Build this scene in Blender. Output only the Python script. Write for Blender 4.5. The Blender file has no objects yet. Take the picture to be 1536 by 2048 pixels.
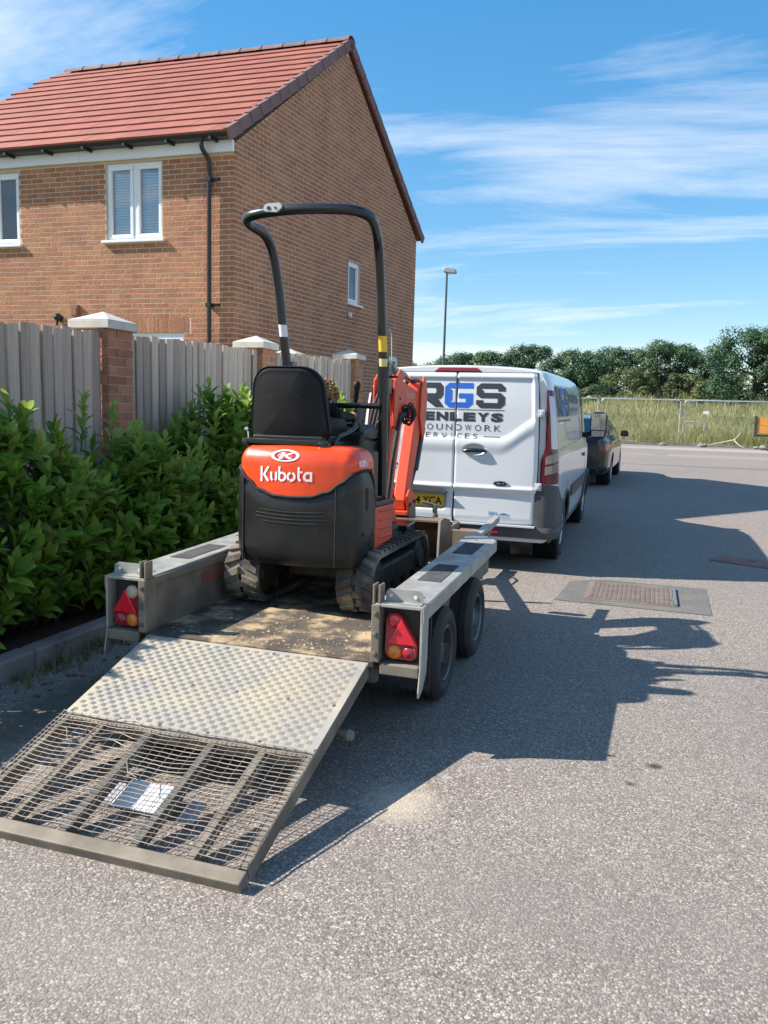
import bpy, bmesh, math, random
from mathutils import Vector, Matrix
random.seed(7)
sc = bpy.context.scene
COL = sc.collection
R = math.radians

# ------------------------------------------------------------------ camera
FPX, EYE, VP, ROLL = 1620.0, 1.53, (1300.0, 833.0), 0.027
p1 = Vector((VP[0]-768, VP[1]-1024, FPX)); p2 = Vector((VP[0]-1768, VP[1]-1000*ROLL-1024, FPX))
up = p1.cross(p2).normalized()
if up.y > 0: up = -up
fwd = p1.normalized(); rgt = fwd.cross(up)
W2C = Matrix((rgt, fwd, up))                       # rows: world axes in (right, down, forward)
cam_d = bpy.data.cameras.new('camera'); cam = bpy.data.objects.new('camera', cam_d); COL.objects.link(cam)
cx, cy, cz = W2C @ Vector((1,0,0)), W2C @ Vector((0,-1,0)), W2C @ Vector((0,0,-1))
m = Matrix.Identity(4)
for i in range(3): m[i][0], m[i][1], m[i][2] = cx[i], cy[i], cz[i]
m[2][3] = EYE
cam.matrix_world = m
cam_d.sensor_fit = 'VERTICAL'; cam_d.sensor_height = 36.0; cam_d.lens = FPX/2048*36.0
cam_d.clip_start = 0.05; cam_d.clip_end = 3000
sc.camera = cam

# ------------------------------------------------------------------ sky and sun
SUN = Vector((1.2, 0.35, -1.0)).normalized()       # the way the light travels
SUN_EL = math.asin(-SUN.z); SUN_AZ = math.atan2(-SUN.x, -SUN.y)
world = bpy.data.worlds.new('World'); sc.world = world; world.use_nodes = True
nt = world.node_tree; nt.nodes.clear(); N = nt.nodes.new; L = nt.links.new
wo = N('ShaderNodeOutputWorld'); bg = N('ShaderNodeBackground'); sky = N('ShaderNodeTexSky')
sky.sky_type = 'NISHITA'; sky.sun_disc = False; sky.sun_elevation = SUN_EL; sky.sun_rotation = SUN_AZ
sky.air_density = 1.0; sky.dust_density = 0.15; sky.ozone_density = 3.0; sky.altitude = 0
bg.inputs['Strength'].default_value = 0.15
gm = N('ShaderNodeGamma'); gm.inputs[1].default_value = 0.58; L(sky.outputs[0], gm.inputs[0])
hs = N('ShaderNodeHueSaturation'); hs.inputs['Saturation'].default_value = 1.8; hs.inputs['Value'].default_value = 1.26; L(gm.outputs[0], hs.inputs['Color'])
tc = N('ShaderNodeTexCoord'); sx = N('ShaderNodeSeparateXYZ'); L(tc.outputs['Generated'], sx.inputs[0])
def wmath(op, a, b=None):
    n = N('ShaderNodeMath'); n.operation = op
    for i, v in enumerate((a, b)):
        if v is None: continue
        if isinstance(v, (int, float)): n.inputs[i].default_value = v
        else: L(v, n.inputs[i])
    return n.outputs[0]
zz = wmath('ADD', wmath('MAXIMUM', sx.outputs[2], 0.0), 0.13)      # a flat cloud layer seen in perspective
cv = N('ShaderNodeCombineXYZ'); L(wmath('DIVIDE', sx.outputs[0], zz), cv.inputs[0]); L(wmath('DIVIDE', sx.outputs[1], zz), cv.inputs[1])
mp = N('ShaderNodeMapping'); L(cv.outputs[0], mp.inputs[0])
mp.inputs['Rotation'].default_value = (0, 0, R(14)); mp.inputs['Scale'].default_value = (0.62, 1.55, 1); mp.inputs['Location'].default_value = (3.1, 1.75, 0)
n1 = N('ShaderNodeTexNoise'); L(mp.outputs[0], n1.inputs['Vector']); n1.inputs['Scale'].default_value = 0.9; n1.inputs['Detail'].default_value = 9; n1.inputs['Roughness'].default_value = 0.62; n1.inputs['Distortion'].default_value = 0.5
cr = N('ShaderNodeValToRGB'); L(n1.outputs['Fac'], cr.inputs[0])
cr.color_ramp.elements[0].position = 0.47; cr.color_ramp.elements[1].position = 0.74
cr.color_ramp.elements[0].color = (0,0,0,1); cr.color_ramp.elements[1].color = (1,1,1,1)
cl = wmath('MULTIPLY', cr.outputs[0], 0.85)
mixc = N('ShaderNodeMix'); mixc.data_type = 'RGBA'; L(cl, mixc.inputs[0]); L(hs.outputs[0], mixc.inputs[6]); mixc.inputs[7].default_value = (4.1, 4.2, 4.3, 1)
L(mixc.outputs[2], bg.inputs['Color']); L(bg.outputs[0], wo.inputs[0])
sun_d = bpy.data.lights.new('sun', 'SUN'); sun = bpy.data.objects.new('sun', sun_d); COL.objects.link(sun)
sun_d.energy = 5.0; sun_d.angle = R(0.55); sun_d.color = (1.0, 0.94, 0.85)
sun.rotation_euler = SUN.to_track_quat('-Z', 'Y').to_euler(); sun.location = (-30, -10, 30)
vs = sc.view_settings; vs.view_transform = 'Standard'; vs.look = 'None'; vs.exposure = 0.97; vs.gamma = 1.0; vs.use_curve_mapping = False
sc.cycles.max_bounces = 7; sc.cycles.transparent_max_bounces = 12
sc.cycles.sample_clamp_indirect = 6.0

# ------------------------------------------------------------------ helpers
def zg(y):                                          # the road climbs a little beyond the trailer
    t = max(0.0, y-7.0)
    return 0.0105*(t*t/(t+3.0)) if y < 39 else 0.305+0.075*(min(y, 68.0)-39.0)   # the field climbs to the trees
MATS = {}
def mat(name, c1, c2=None, scale=6.0, rough=0.6, metal=0.0, bump=0.0, bscale=60.0, c3=None, c3scale=2.0, c3pos=(0.5,0.7), coat=0.0, island=0.0, trans=0.0, spec=0.5, detail=6.0, pos='Object', rvar=0.0, stretch=None, bdist=0.01):
    if name in MATS: return MATS[name]
    m = bpy.data.materials.new(name); m.use_nodes = True; t = m.node_tree; t.nodes.clear(); n = t.nodes.new; l = t.links.new
    out = n('ShaderNodeOutputMaterial'); b = n('ShaderNodeBsdfPrincipled'); l(b.outputs[0], out.inputs[0])
    b.inputs['Roughness'].default_value = rough; b.inputs['Metallic'].default_value = metal
    b.inputs['Specular IOR Level'].default_value = spec
    if coat: b.inputs['Coat Weight'].default_value = coat; b.inputs['Coat Roughness'].default_value = 0.04
    if pos == 'World': co = n('ShaderNodeNewGeometry').outputs['Position']
    else: co = n('ShaderNodeTexCoord').outputs['Object']
    if stretch:
        mp = n('ShaderNodeMapping'); l(co, mp.inputs[0]); mp.inputs['Scale'].default_value = stretch; co = mp.outputs[0]
    def noise(s, d=detail):
        q = n('ShaderNodeTexNoise'); l(co, q.inputs['Vector']); q.inputs['Scale'].default_value = s; q.inputs['Detail'].default_value = d; q.inputs['Roughness'].default_value = 0.6
        return q.outputs['Fac']
    def mix(f, a, bb):
        x = n('ShaderNodeMix'); x.data_type = 'RGBA'
        if isinstance(f, float): x.inputs[0].default_value = f
        else: l(f, x.inputs[0])
        for i, v in ((6, a), (7, bb)):
            if isinstance(v, tuple): x.inputs[i].default_value = (*v, 1)
            else: l(v, x.inputs[i])
        return x.outputs[2]
    def ramp(f, p0, p1_):
        r = n('ShaderNodeMapRange'); r.interpolation_type = 'SMOOTHSTEP'; l(f, r.inputs[0]); r.inputs[1].default_value = p0; r.inputs[2].default_value = p1_
        return r.outputs[0]
    col = c1
    if c2 is not None: col = mix(ramp(noise(scale), 0.32, 0.68), c1, c2)
    if c3 is not None: col = mix(ramp(noise(c3scale), *c3pos), col, c3)
    if island:
        g = n('ShaderNodeNewGeometry'); oi = n('ShaderNodeObjectInfo')
        a = n('ShaderNodeMath'); a.operation = 'ADD'; l(g.outputs['Random Per Island'], a.inputs[0]); l(oi.outputs['Random'], a.inputs[1])
        fr = n('ShaderNodeMath'); fr.operation = 'FRACT'; l(a.outputs[0], fr.inputs[0])
        mr = n('ShaderNodeMapRange'); l(fr.outputs[0], mr.inputs[0]); mr.inputs[3].default_value = 1-island; mr.inputs[4].default_value = 1+island
        hs = n('ShaderNodeHueSaturation'); l(mr.outputs[0], hs.inputs['Value'])
        if isinstance(col, tuple): hs.inputs['Color'].default_value = (*col, 1)
        else: l(col, hs.inputs['Color'])
        mh = n('ShaderNodeMapRange'); f2 = n('ShaderNodeMath'); f2.operation = 'MULTIPLY'; l(fr.outputs[0], f2.inputs[0]); f2.inputs[1].default_value = 7.31
        f3 = n('ShaderNodeMath'); f3.operation = 'FRACT'; l(f2.outputs[0], f3.inputs[0]); l(f3.outputs[0], mh.inputs[0]); mh.inputs[3].default_value = 0.5-island*0.05; mh.inputs[4].default_value = 0.5+island*0.05
        l(mh.outputs[0], hs.inputs['Hue']); col = hs.outputs[0]
    if isinstance(col, tuple): b.inputs['Base Color'].default_value = (*col, 1)
    else: l(col, b.inputs['Base Color'])
    if rvar:
        r = n('ShaderNodeMapRange'); l(noise(scale*1.7), r.inputs[0]); r.inputs[1].default_value = .3; r.inputs[2].default_value = .7; r.inputs[3].default_value = max(0.02, rough-rvar); r.inputs[4].default_value = min(1, rough+rvar); l(r.outputs[0], b.inputs['Roughness'])
    if bump:
        bp = n('ShaderNodeBump'); bp.inputs['Strength'].default_value = bump; bp.inputs['Distance'].default_value = bdist; l(noise(bscale, 4.0), bp.inputs['Height']); l(bp.outputs[0], b.inputs['Normal'])
    if trans:
        tr = n('ShaderNodeBsdfTranslucent'); ms = n('ShaderNodeMixShader'); ms.inputs[0].default_value = trans
        if isinstance(col, tuple): tr.inputs[0].default_value = (*col, 1)
        else:
            ga = n('ShaderNodeGamma'); l(col, ga.inputs[0]); ga.inputs[1].default_value = 0.8; l(ga.outputs[0], tr.inputs[0])
        l(b.outputs[0], ms.inputs[1]); l(tr.outputs[0], ms.inputs[2]); l(ms.outputs[0], out.inputs[0])
    MATS[name] = m
    return m

class MB:
    """collects shapes; build() links them as ONE mesh object"""
    def __init__(s): s.v = []; s.f = []
    def add(s, vs, fs):
        o = len(s.v); s.v += [tuple(q) for q in vs]; s.f += [tuple(i+o for i in q) for q in fs]; return s
    def box(s, x0, x1, y0, y1, z0, z1):
        return s.add([(x0,y0,z0),(x1,y0,z0),(x1,y1,z0),(x0,y1,z0),(x0,y0,z1),(x1,y0,z1),(x1,y1,z1),(x0,y1,z1)],
                     [(0,3,2,1),(4,5,6,7),(0,1,5,4),(1,2,6,5),(2,3,7,6),(3,0,4,7)])
    def obox(s, c, ax, ay, az):
        c, ax, ay, az = Vector(c), Vector(ax), Vector(ay), Vector(az)
        vs = [c+i*ax+j*ay+k*az for k in (-1,1) for i, j in ((-1,-1),(1,-1),(1,1),(-1,1))]
        return s.add(vs, [(0,3,2,1),(4,5,6,7),(0,1,5,4),(1,2,6,5),(2,3,7,6),(3,0,4,7)])
    def bar(s, p, q, w, h, upv=(0,0,1)):
        p, q = Vector(p), Vector(q); d = (q-p); ln = d.length; d.normalize(); u = Vector(upv)
        sd = d.cross(u)
        if sd.length < 1e-4: sd = d.cross(Vector((1,0,0)))
        sd.normalize(); u = sd.cross(d)
        return s.obox((p+q)/2, d*ln/2, sd*w/2, u*h/2)
    def tube(s, path, r, n=10, cap=True, closed=False):
        P = [Vector(q) for q in path]; k = len(P); rs = r if isinstance(r, (list, tuple)) else [r]*k
        prev = None; vs = []
        for i in range(k):
            if closed: t = P[(i+1) % k]-P[i-1]
            else: t = P[min(i+1, k-1)]-P[max(i-1, 0)]
            t.normalize()
            if prev is None:
                a = Vector((0,0,1)) if abs(t.z) < .9 else Vector((1,0,0)); u = t.cross(a).normalized()
            else:
                u = prev - t*prev.dot(t)
                if u.length < 1e-5: u = t.cross(Vector((0,0,1)))
                u.normalize()
            prev = u; w = t.cross(u)
            for j in range(n):
                a = 2*math.pi*j/n; vs.append(P[i]+(u*math.cos(a)+w*math.sin(a))*rs[i])
        fs = []
        for i in range(k if closed else k-1):
            i2 = (i+1) % k
            for j in range(n): fs.append((i*n+j, i*n+(j+1) % n, i2*n+(j+1) % n, i2*n+j))
        if cap and not closed: fs += [tuple(range(n))[::-1], tuple((k-1)*n+j for j in range(n))]
        return s.add(vs, fs)
    def lathe(s, prof, c, axis=(0,0,1), n=24, a0=0.0, a1=2*math.pi):
        c, ax = Vector(c), Vector(axis).normalized(); t = Vector((0,0,1)) if abs(ax.z) < .9 else Vector((1,0,0))
        u = ax.cross(t).normalized(); w = ax.cross(u); k = len(prof); full = abs(a1-a0-2*math.pi) < 1e-6; m_ = n if full else n+1
        vs = []
        for j in range(m_):
            a = a0+(a1-a0)*j/n; d = u*math.cos(a)+w*math.sin(a)
            for r_, h_ in prof: vs.append(c+d*r_+ax*h_)
        fs = [(j*k+i, ((j+1) % m_)*k+i, ((j+1) % m_)*k+i+1, j*k+i+1) for j in range(n) for i in range(k-1)]
        return s.add(vs, fs)
    def prism(s, poly, fn, d0, d1):
        """2-D polygon extruded; fn(a, b, d) gives the 3-D point"""
        n = len(poly); vs = [fn(a, b, d0) for a, b in poly]+[fn(a, b, d1) for a, b in poly]
        return s.add(vs, [tuple(range(n))[::-1], tuple(range(n, 2*n))]+[(i, (i+1) % n, n+(i+1) % n, n+i) for i in range(n)])
    def grid(s, fn, nu, nv, closeu=False):
        vs = [fn(i/(nu), j/(nv)) for i in range(nu+(0 if closeu else 1)) for j in range(nv+1)]
        mu = nu if closeu else nu+1
        return s.add(vs, [(i*(nv+1)+j, ((i+1) % mu)*(nv+1)+j, ((i+1) % mu)*(nv+1)+j+1, i*(nv+1)+j+1) for i in range(nu) for j in range(nv)])
    def mesh(s, name, smooth=None, fixn=True):
        me = bpy.data.meshes.new(name); me.from_pydata(s.v, [], s.f); me.validate()
        if fixn:
            bm = bmesh.new(); bm.from_mesh(me); bmesh.ops.recalc_face_normals(bm, faces=bm.faces); bm.to_mesh(me); bm.free()
        if smooth is not None:
            for p in me.polygons: p.use_smooth = True
            me.set_sharp_from_angle(angle=R(smooth))
        me.update(); return me
    def build(s, name, mtl, parent=None, smooth=None, bevel=0.0, seg=2, local=False, fixn=True):
        return obj(name, s.mesh(name, smooth, fixn), mtl, parent, bevel, seg, local)
def obj(name, me, mtl, parent=None, bevel=0.0, seg=2, local=False):
    o = bpy.data.objects.new(name, me); COL.objects.link(o)
    if mtl is not None and not me.materials: me.materials.append(mtl)
    if bevel:
        bv = o.modifiers.new('bevel', 'BEVEL'); bv.width = bevel; bv.segments = seg; bv.limit_method = 'ANGLE'; bv.angle_limit = R(35)
    if parent is not None: adopt(o, parent, local)
    return o
def worldm(o):
    mm = o.matrix_basis.copy()
    if o.parent: mm = worldm(o.parent) @ o.matrix_parent_inverse @ mm
    return mm
def adopt(o, parent, local=False):
    o.parent = parent
    if not local: o.matrix_parent_inverse = worldm(parent).inverted()
def thing(name, label, cat, loc=(0,0,0), rot=(0,0,0), group=None, kind=None):
    o = bpy.data.objects.new(name, None); COL.objects.link(o); o.location = loc; o.rotation_euler = rot; o.empty_display_size = 0.1
    return tag(o, label, cat, group, kind)
def tag(o, label=None, cat=None, group=None, kind=None):
    if label: o['label'] = label
    if cat: o['category'] = cat
    if group: o['group'] = group
    if kind: o['kind'] = kind
    return o
def struct(o): o['kind'] = 'structure'; return o
def stuff(o, label=None): o['kind'] = 'stuff'; tag(o, label); return o
def copy_tree(o, parent=None):
    c = o.copy(); COL.objects.link(c)
    if parent is not None: c.parent = parent
    for ch in list(o.children): copy_tree(ch, c)
    return c
def text_polys(txt, size, spacing=1.0, bold=0.0, sx_=1.0):
    """outline glyphs as a flat mesh (x, y), left aligned; returns verts, faces, width"""
    cu = bpy.data.curves.new('t', 'FONT'); cu.body = txt; cu.size = size; cu.space_character = spacing; cu.offset = bold; cu.resolution_u = 3
    o = bpy.data.objects.new('t', cu); COL.objects.link(o)
    bpy.context.view_layer.update()
    me = bpy.data.meshes.new_from_object(o.evaluated_get(bpy.context.evaluated_depsgraph_get()))
    v = [(q.co.x*sx_, q.co.y) for q in me.vertices]; f = [tuple(p.vertices) for p in me.polygons]
    bpy.data.objects.remove(o); bpy.data.curves.remove(cu); bpy.data.meshes.remove(me)
    return v, f, (max(q[0] for q in v) if v else 0)
def text_obj(name, txt, fn, size, mtl, parent, spacing=1.0, bold=0.0, fit=None, height=None, local=False):
    """lettering laid on a surface: fn(u, v) -> 3-D point; u from 0 to fit, v from 0 to height"""
    v, f, w = text_polys(txt, size, spacing, bold)
    x0 = min(q[0] for q in v); x1 = max(q[0] for q in v); y0 = min(q[1] for q in v); y1 = max(q[1] for q in v)
    sx_ = fit/(x1-x0) if fit else 1.0; sy_ = height/(y1-y0) if height else sx_
    b = MB(); b.add([fn((q[0]-x0)*sx_, (q[1]-y0)*sy_) for q in v], f)
    return b.build(name, mtl, parent, local=local, fixn=False)
def polys_obj(name, polys, fn, mtl, parent, local=False, sub=0):
    b = MB()
    for pl in polys: b.add([fn(u, v) for u, v in pl], [tuple(range(len(pl)))])
    return b.build(name, mtl, parent, local=local, fixn=False)
def arc(c, r, a0, a1, n, f=lambda a, b: (a, b)):
    return [f(c[0]+r*math.cos(R(a0+(a1-a0)*i/n)), c[1]+r*math.sin(R(a0+(a1-a0)*i/n))) for i in range(n+1)]
def rpoly(pts, r, n=5):
    """round the corners of a polyline in 3-D (ends kept)"""
    P = [Vector(q) for q in pts]; out = [P[0]]
    for i in range(1, len(P)-1):
        a, b, c = P[i-1], P[i], P[i+1]; d1 = (a-b); d2 = (c-b); rr = min(r, d1.length*.49, d2.length*.49)
        s_, e_ = b+d1.normalized()*rr, b+d2.normalized()*rr
        for k in range(n+1):
            t = k/n; out.append(s_*(1-t)**2+b*2*t*(1-t)+e_*t*t)
    return out+[P[-1]]
# ------------------------------------------------------------------ ground, road, kerb, bed
def chip_mat(name, tones, s1=140.0, patch=None, dirt=None):
    m = bpy.data.materials.new(name); m.use_nodes = True; t = m.node_tree; n = t.nodes.new; l = t.links.new
    b = t.nodes['Principled BSDF']; b.inputs['Roughness'].default_value = 0.85; b.inputs['Specular IOR Level'].default_value = 0.25
    co = n('ShaderNodeNewGeometry').outputs['Position']
    v = n('ShaderNodeTexVoronoi'); l(co, v.inputs['Vector']); v.inputs['Scale'].default_value = s1; v.inputs['Randomness'].default_value = 1.0
    sp = n('ShaderNodeSeparateColor'); l(v.outputs['Color'], sp.inputs[0])
    r = n('ShaderNodeValToRGB'); l(sp.outputs[0], r.inputs[0]); r.color_ramp.interpolation = 'LINEAR'
    e = r.color_ramp.elements; e[0].position = 0.0; e[0].color = (*tones[0], 1); e[1].position = 1.0; e[1].color = (*tones[-1], 1)
    for i, tn in enumerate(tones[1:-1]): q = e.new([0.2, 0.55, 0.82][i]); q.color = (*tn, 1)
    g = n('ShaderNodeTexVoronoi'); l(co, g.inputs['Vector']); g.inputs['Scale'].default_value = s1*0.42
    sp2 = n('ShaderNodeSeparateColor'); l(g.outputs['Color'], sp2.inputs[0])
    big = n('ShaderNodeMapRange'); l(sp2.outputs[1], big.inputs[0]); big.inputs[1].default_value = 0.90; big.inputs[2].default_value = 0.92
    dd = n('ShaderNodeMapRange'); l(g.outputs['Distance'], dd.inputs[0]); dd.inputs[1].default_value = 0.42; dd.inputs[2].default_value = 0.36
    mu = n('ShaderNodeMath'); mu.operation = 'MULTIPLY'; l(big.outputs[0], mu.inputs[0]); l(dd.outputs[0], mu.inputs[1])
    m1 = n('ShaderNodeMix'); m1.data_type = 'RGBA'; l(mu.outputs[0], m1.inputs[0]); l(r.outputs[0], m1.inputs[6]); m1.inputs[7].default_value = (*tones[-1], 1)
    # binder shows dark between the chips
    gap = n('ShaderNodeMapRange'); l(v.outputs['Distance'], gap.inputs[0]); gap.inputs[1].default_value = 0.36; gap.inputs[2].default_value = 0.62
    gm = n('ShaderNodeMath'); gm.operation = 'MULTIPLY'; l(gap.outputs[0], gm.inputs[0]); gm.inputs[1].default_value = 0.45
    m2 = n('ShaderNodeMix'); m2.data_type = 'RGBA'; l(gm.outputs[0], m2.inputs[0]); l(m1.outputs[2], m2.inputs[6]); m2.inputs[7].default_value = (0.05, 0.047, 0.046, 1)
    cur = m2.outputs[2]
    for sc_, amt, cc in ((0.35, 0.30, (0.15, 0.145, 0.14)), (2.3, 0.28, (0.26, 0.225, 0.20)), (14.0, 0.25, (0.17, 0.15, 0.15))):
        q = n('ShaderNodeTexNoise'); l(co, q.inputs['Vector']); q.inputs['Scale'].default_value = sc_; q.inputs['Detail'].default_value = 5
        mr = n('ShaderNodeMapRange'); l(q.outputs['Fac'], mr.inputs[0]); mr.inputs[1].default_value = .42; mr.inputs[2].default_value = .68; mr.inputs[4].default_value = amt
        mm = n('ShaderNodeMix'); mm.data_type = 'RGBA'; l(mr.outputs[0], mm.inputs[0]); l(cur, mm.inputs[6]); mm.inputs[7].default_value = (*cc, 1); cur = mm.outputs[2]
    # spilt sand beside the ramp, scuffed patches further up the road
    for (px, py, rx, ry, cc, amt) in (patch or []):
        s = n('ShaderNodeVectorMath'); s.operation = 'SUBTRACT'; l(co, s.inputs[0]); s.inputs[1].default_value = (px, py, 0)
        d = n('ShaderNodeVectorMath'); d.operation = 'DIVIDE'; l(s.outputs[0], d.inputs[0]); d.inputs[1].default_value = (rx, ry, 1e4)
        ln = n('ShaderNodeVectorMath'); ln.operation = 'LENGTH'; l(d.outputs[0], ln.inputs[0])
        q = n('ShaderNodeTexNoise'); l(co, q.inputs['Vector']); q.inputs['Scale'].default_value = 4.0/min(rx, ry)+2; q.inputs['Detail'].default_value = 8
        ad = n('ShaderNodeMath'); ad.operation = 'ADD'; l(ln.outputs['Value'], ad.inputs[0]); l(q.outputs['Fac'], ad.inputs[1])
        mr = n('ShaderNodeMapRange'); l(ad.outputs[0], mr.inputs[0]); mr.inputs[1].default_value = 1.45; mr.inputs[2].default_value = 0.75; mr.inputs[4].default_value = amt
        mm = n('ShaderNodeMix'); mm.data_type = 'RGBA'; l(mr.outputs[0], mm.inputs[0]); l(cur, mm.inputs[6]); mm.inputs[7].default_value = (*cc, 1); cur = mm.outputs[2]
    l(cur, b.inputs['Base Color'])
    bp = n('ShaderNodeBump'); bp.inputs['Strength'].default_value = 0.5; bp.inputs['Distance'].default_value = 0.004; bp.invert = True; l(v.outputs['Distance'], bp.inputs['Height']); l(bp.outputs[0], b.inputs['Normal'])
    MATS[name] = m; return m
ROAD_TONES = [(0.140,0.115,0.098), (0.215,0.178,0.153), (0.282,0.232,0.197), (0.378,0.320,0.270), (0.55,0.495,0.43)]
M_road = chip_mat('chipped_asphalt', ROAD_TONES, patch=[(-0.84,2.90,.20,.24,(0.50,0.43,0.32),0.6), (2,30,9,1.2,(0.30,0.27,0.25),.6), (4,35,12,1.5,(0.40,0.36,0.32),.7), (3,24.5,7,.5,(0.10,0.10,0.10),.6), (-2.75,3.2,.30,1.6,(0.09,0.08,0.055),.75), (0.12,3.62,.05,.04,(0.03,0.028,0.026),.9), (0.02,3.40,.03,.03,(0.03,0.028,0.026),.8), (0.9,4.4,.5,1.6,(0.15,0.135,0.125),.35), (-0.2,2.4,.9,.35,(0.19,0.165,0.15),.4), (1.0,2.7,.6,1.2,(0.30,0.265,0.235),.35), (-1.2,1.75,1.2,.3,(0.28,0.245,0.215),.35)])
M_field = mat('meadow_soil', (0.10,0.11,0.035), (0.24,0.20,0.09), scale=0.8, rough=.95, pos='World')
M_ground = mat('rough_grass_ground', (0.06,0.085,0.03), (0.12,0.12,0.05), scale=0.5, rough=.95, pos='World')
M_soil = mat('bark_soil', (0.022,0.016,0.012), (0.06,0.042,0.03), scale=25, rough=.95, bump=.9, bscale=45, bdist=.03, pos='World')
M_kerb = mat('kerb_concrete', (0.28,0.27,0.25), (0.20,0.19,0.175), scale=3.5, rough=.85, bump=.3, bscale=120, bdist=.003, c3=(0.10,0.09,0.07), c3scale=5, c3pos=(.55,.8), island=.1)

ys = [-60,-20,-5,0,3,6,7,8,9,10,12,14,16,18,20,23,26,30,34,37.6]
def sheet(name, x0, x1, yl, dz, m, nx=6):
    b = MB(); b.add([(x0+(x1-x0)*i/nx, y, zg(y)+dz) for y in yl for i in range(nx+1)],
                    [(j*(nx+1)+i, j*(nx+1)+i+1, (j+1)*(nx+1)+i+1, (j+1)*(nx+1)+i) for j in range(len(yl)-1) for i in range(nx)])
    return struct(b.build(name, m, fixn=False))
sheet('ground', -700, 700, [-60,-5,7,9,12,16,20,26,34,38.9,39.1,68,80,200,500,1500], -0.06, M_ground)
sheet('road', -3.24, 60, ys, 0.0, M_road, 4)
sheet('field', -60, 80, [37.9,38.9,39.1,45,60,68,75,110], 0.02, M_field)
bed = MB(); bed.grid(lambda u, v: (-4.32+1.0*u, 1.2+12.5*v, 0.085+zg(1.2+12.5*v)+.05*math.sin(9*u)*math.sin(23*v+4*u)*math.sin(math.pi*u)), 14, 120)
struct(bed.build('planting_bed', M_soil, smooth=60))
ke = struct(thing('kerb', None, None, (-3.3, 1.0, 0))); km = MB(); km.box(-.065, .065, 0, .908, -.06, .12); kme = km.mesh('kerb_stone')
for i in range(40):
    y = 0.0+i*.915; q = obj('kerb_stone', kme, M_kerb, bevel=.018, seg=3); q.location = (-3.3+random.uniform(-.002,.002), y, zg(y+.4)+random.uniform(-.003,.003)); adopt(q, ke)
kf = struct(thing('far_kerb', None, None, (5, 37.75, zg(37.7)))); km2 = MB(); km2.box(0, .908, -.07, .07, -.05, .09); kme2 = km2.mesh('kerb_stone')
for i in range(34):
    q = obj('kerb_stone', kme2, M_kerb); q.location = (-12+i*.915, 37.75, zg(37.7)); adopt(q, kf)

# manhole cover in its tarmac surround
M_iron = mat('rusty_iron', (0.15,0.115,0.095), (0.21,0.165,0.135), scale=9, rough=.75, bump=.25, bscale=90, bdist=.002)
M_patch = chip_mat('fine_tarmac', [(0.075,0.072,0.066), (0.12,0.115,0.105), (0.155,0.145,0.13), (0.19,0.18,0.16), (0.26,0.25,0.22)], s1=230)
pb = MB(); pb.add([(-.66,6.70,.004),(.56,6.66,.004),(.58,7.70,.004),(-.30,7.74,.004),(-.6,7.52,.004)], [(0,1,2,3,4)])
struct(pb.build('road_patch', M_patch, fixn=False))
mh = thing('manhole_cover', 'square rusty iron drain cover with studded top set in the road', 'manhole cover', (-.06,7.2,.008))
b = MB(); b.box(-.43,.31,6.83,7.57,-.02,.009); b.build('frame', M_iron, mh)
b = MB(); b.box(-.40,.28,6.86,7.54,.0,.014); b.build('plate', M_iron, mh)
b = MB()
for i in range(17):
    for j in range(17):
        x, y = -.375+i*.0385, 6.885+j*.0385
        b.box(x-.011, x+.011, y-.011, y+.011, .0135, .0195)
b.build('studs', M_iron, mh)
b = MB(); b.box(.285,.31,6.86,7.54,.012,.024); b.box(.255,.30,7.02,7.07,.012,.03); b.build('hinge_bar', MATS.get('x') or mat('worn_steel', (0.45,0.44,0.42), (0.3,0.29,0.28), scale=20, rough=.45, metal=.8), mh)
M_paver = mat('red_paver', (0.27,0.13,0.10), (0.20,0.10,0.085), scale=20, rough=.9, island=.2, pos='World')
sp = struct(thing('paved_strip', None, None, (2,9.2,zg(9.2)))); pm_ = MB(); pm_.box(0,.098,0,.198,-.05,.006); pme = pm_.mesh('paver'); ang = R(-24)
for i in range(34):
    for j in range(2):
        q = obj('paver', pme, M_paver); a, c_ = i*.102, j*.204
        q.location = (.70+a*math.cos(ang)-c_*math.sin(ang)*1, 9.36+a*math.sin(ang)+c_*math.cos(ang)-.1, zg(9.3)+.004); q.rotation_euler = (0,0,ang); adopt(q, sp)

# tufts and litter along the gutter
def blades(b, x, y, z, n, h, spread, w=.004):
    for _ in range(n):
        a = random.uniform(0, 6.28); r = random.uniform(0, spread); px, py = x+r*math.cos(a), y+r*math.sin(a); hh = h*random.uniform(.5, 1.15); le = random.uniform(.1, .8)*hh; d = random.uniform(0, 6.28)
        dx, dy = math.cos(d), math.sin(d); sx_, sy_ = -dy*w, dx*w
        b.add([(px-sx_, py-sy_, z), (px+sx_, py+sy_, z), (px+dx*le*.35+sx_*.7, py+dy*le*.35+sy_*.7, z+hh*.6), (px+dx*le*.35-sx_*.7, py+dy*le*.35-sy_*.7, z+hh*.6), (px+dx*le, py+dy*le, z+hh)], [(0,1,2,3), (3,2,4)])
M_grass = mat('gutter_grass', (0.10,0.13,0.035), (0.20,0.17,0.07), scale=4, rough=.8, island=.35, trans=.25, pos='World')
gb = MB()
for _ in range(420):
    y = random.uniform(1.6, 7.5); blades(gb, -3.21+abs(random.gauss(0,.07)), y, 0, random.randint(2,6), random.uniform(.03,.1), .03)
tag(stuff(gb.build('gutter_grass', M_grass, fixn=False)), 'thin dry grass growing along the foot of the kerb', 'grass')
b = MB()
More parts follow.
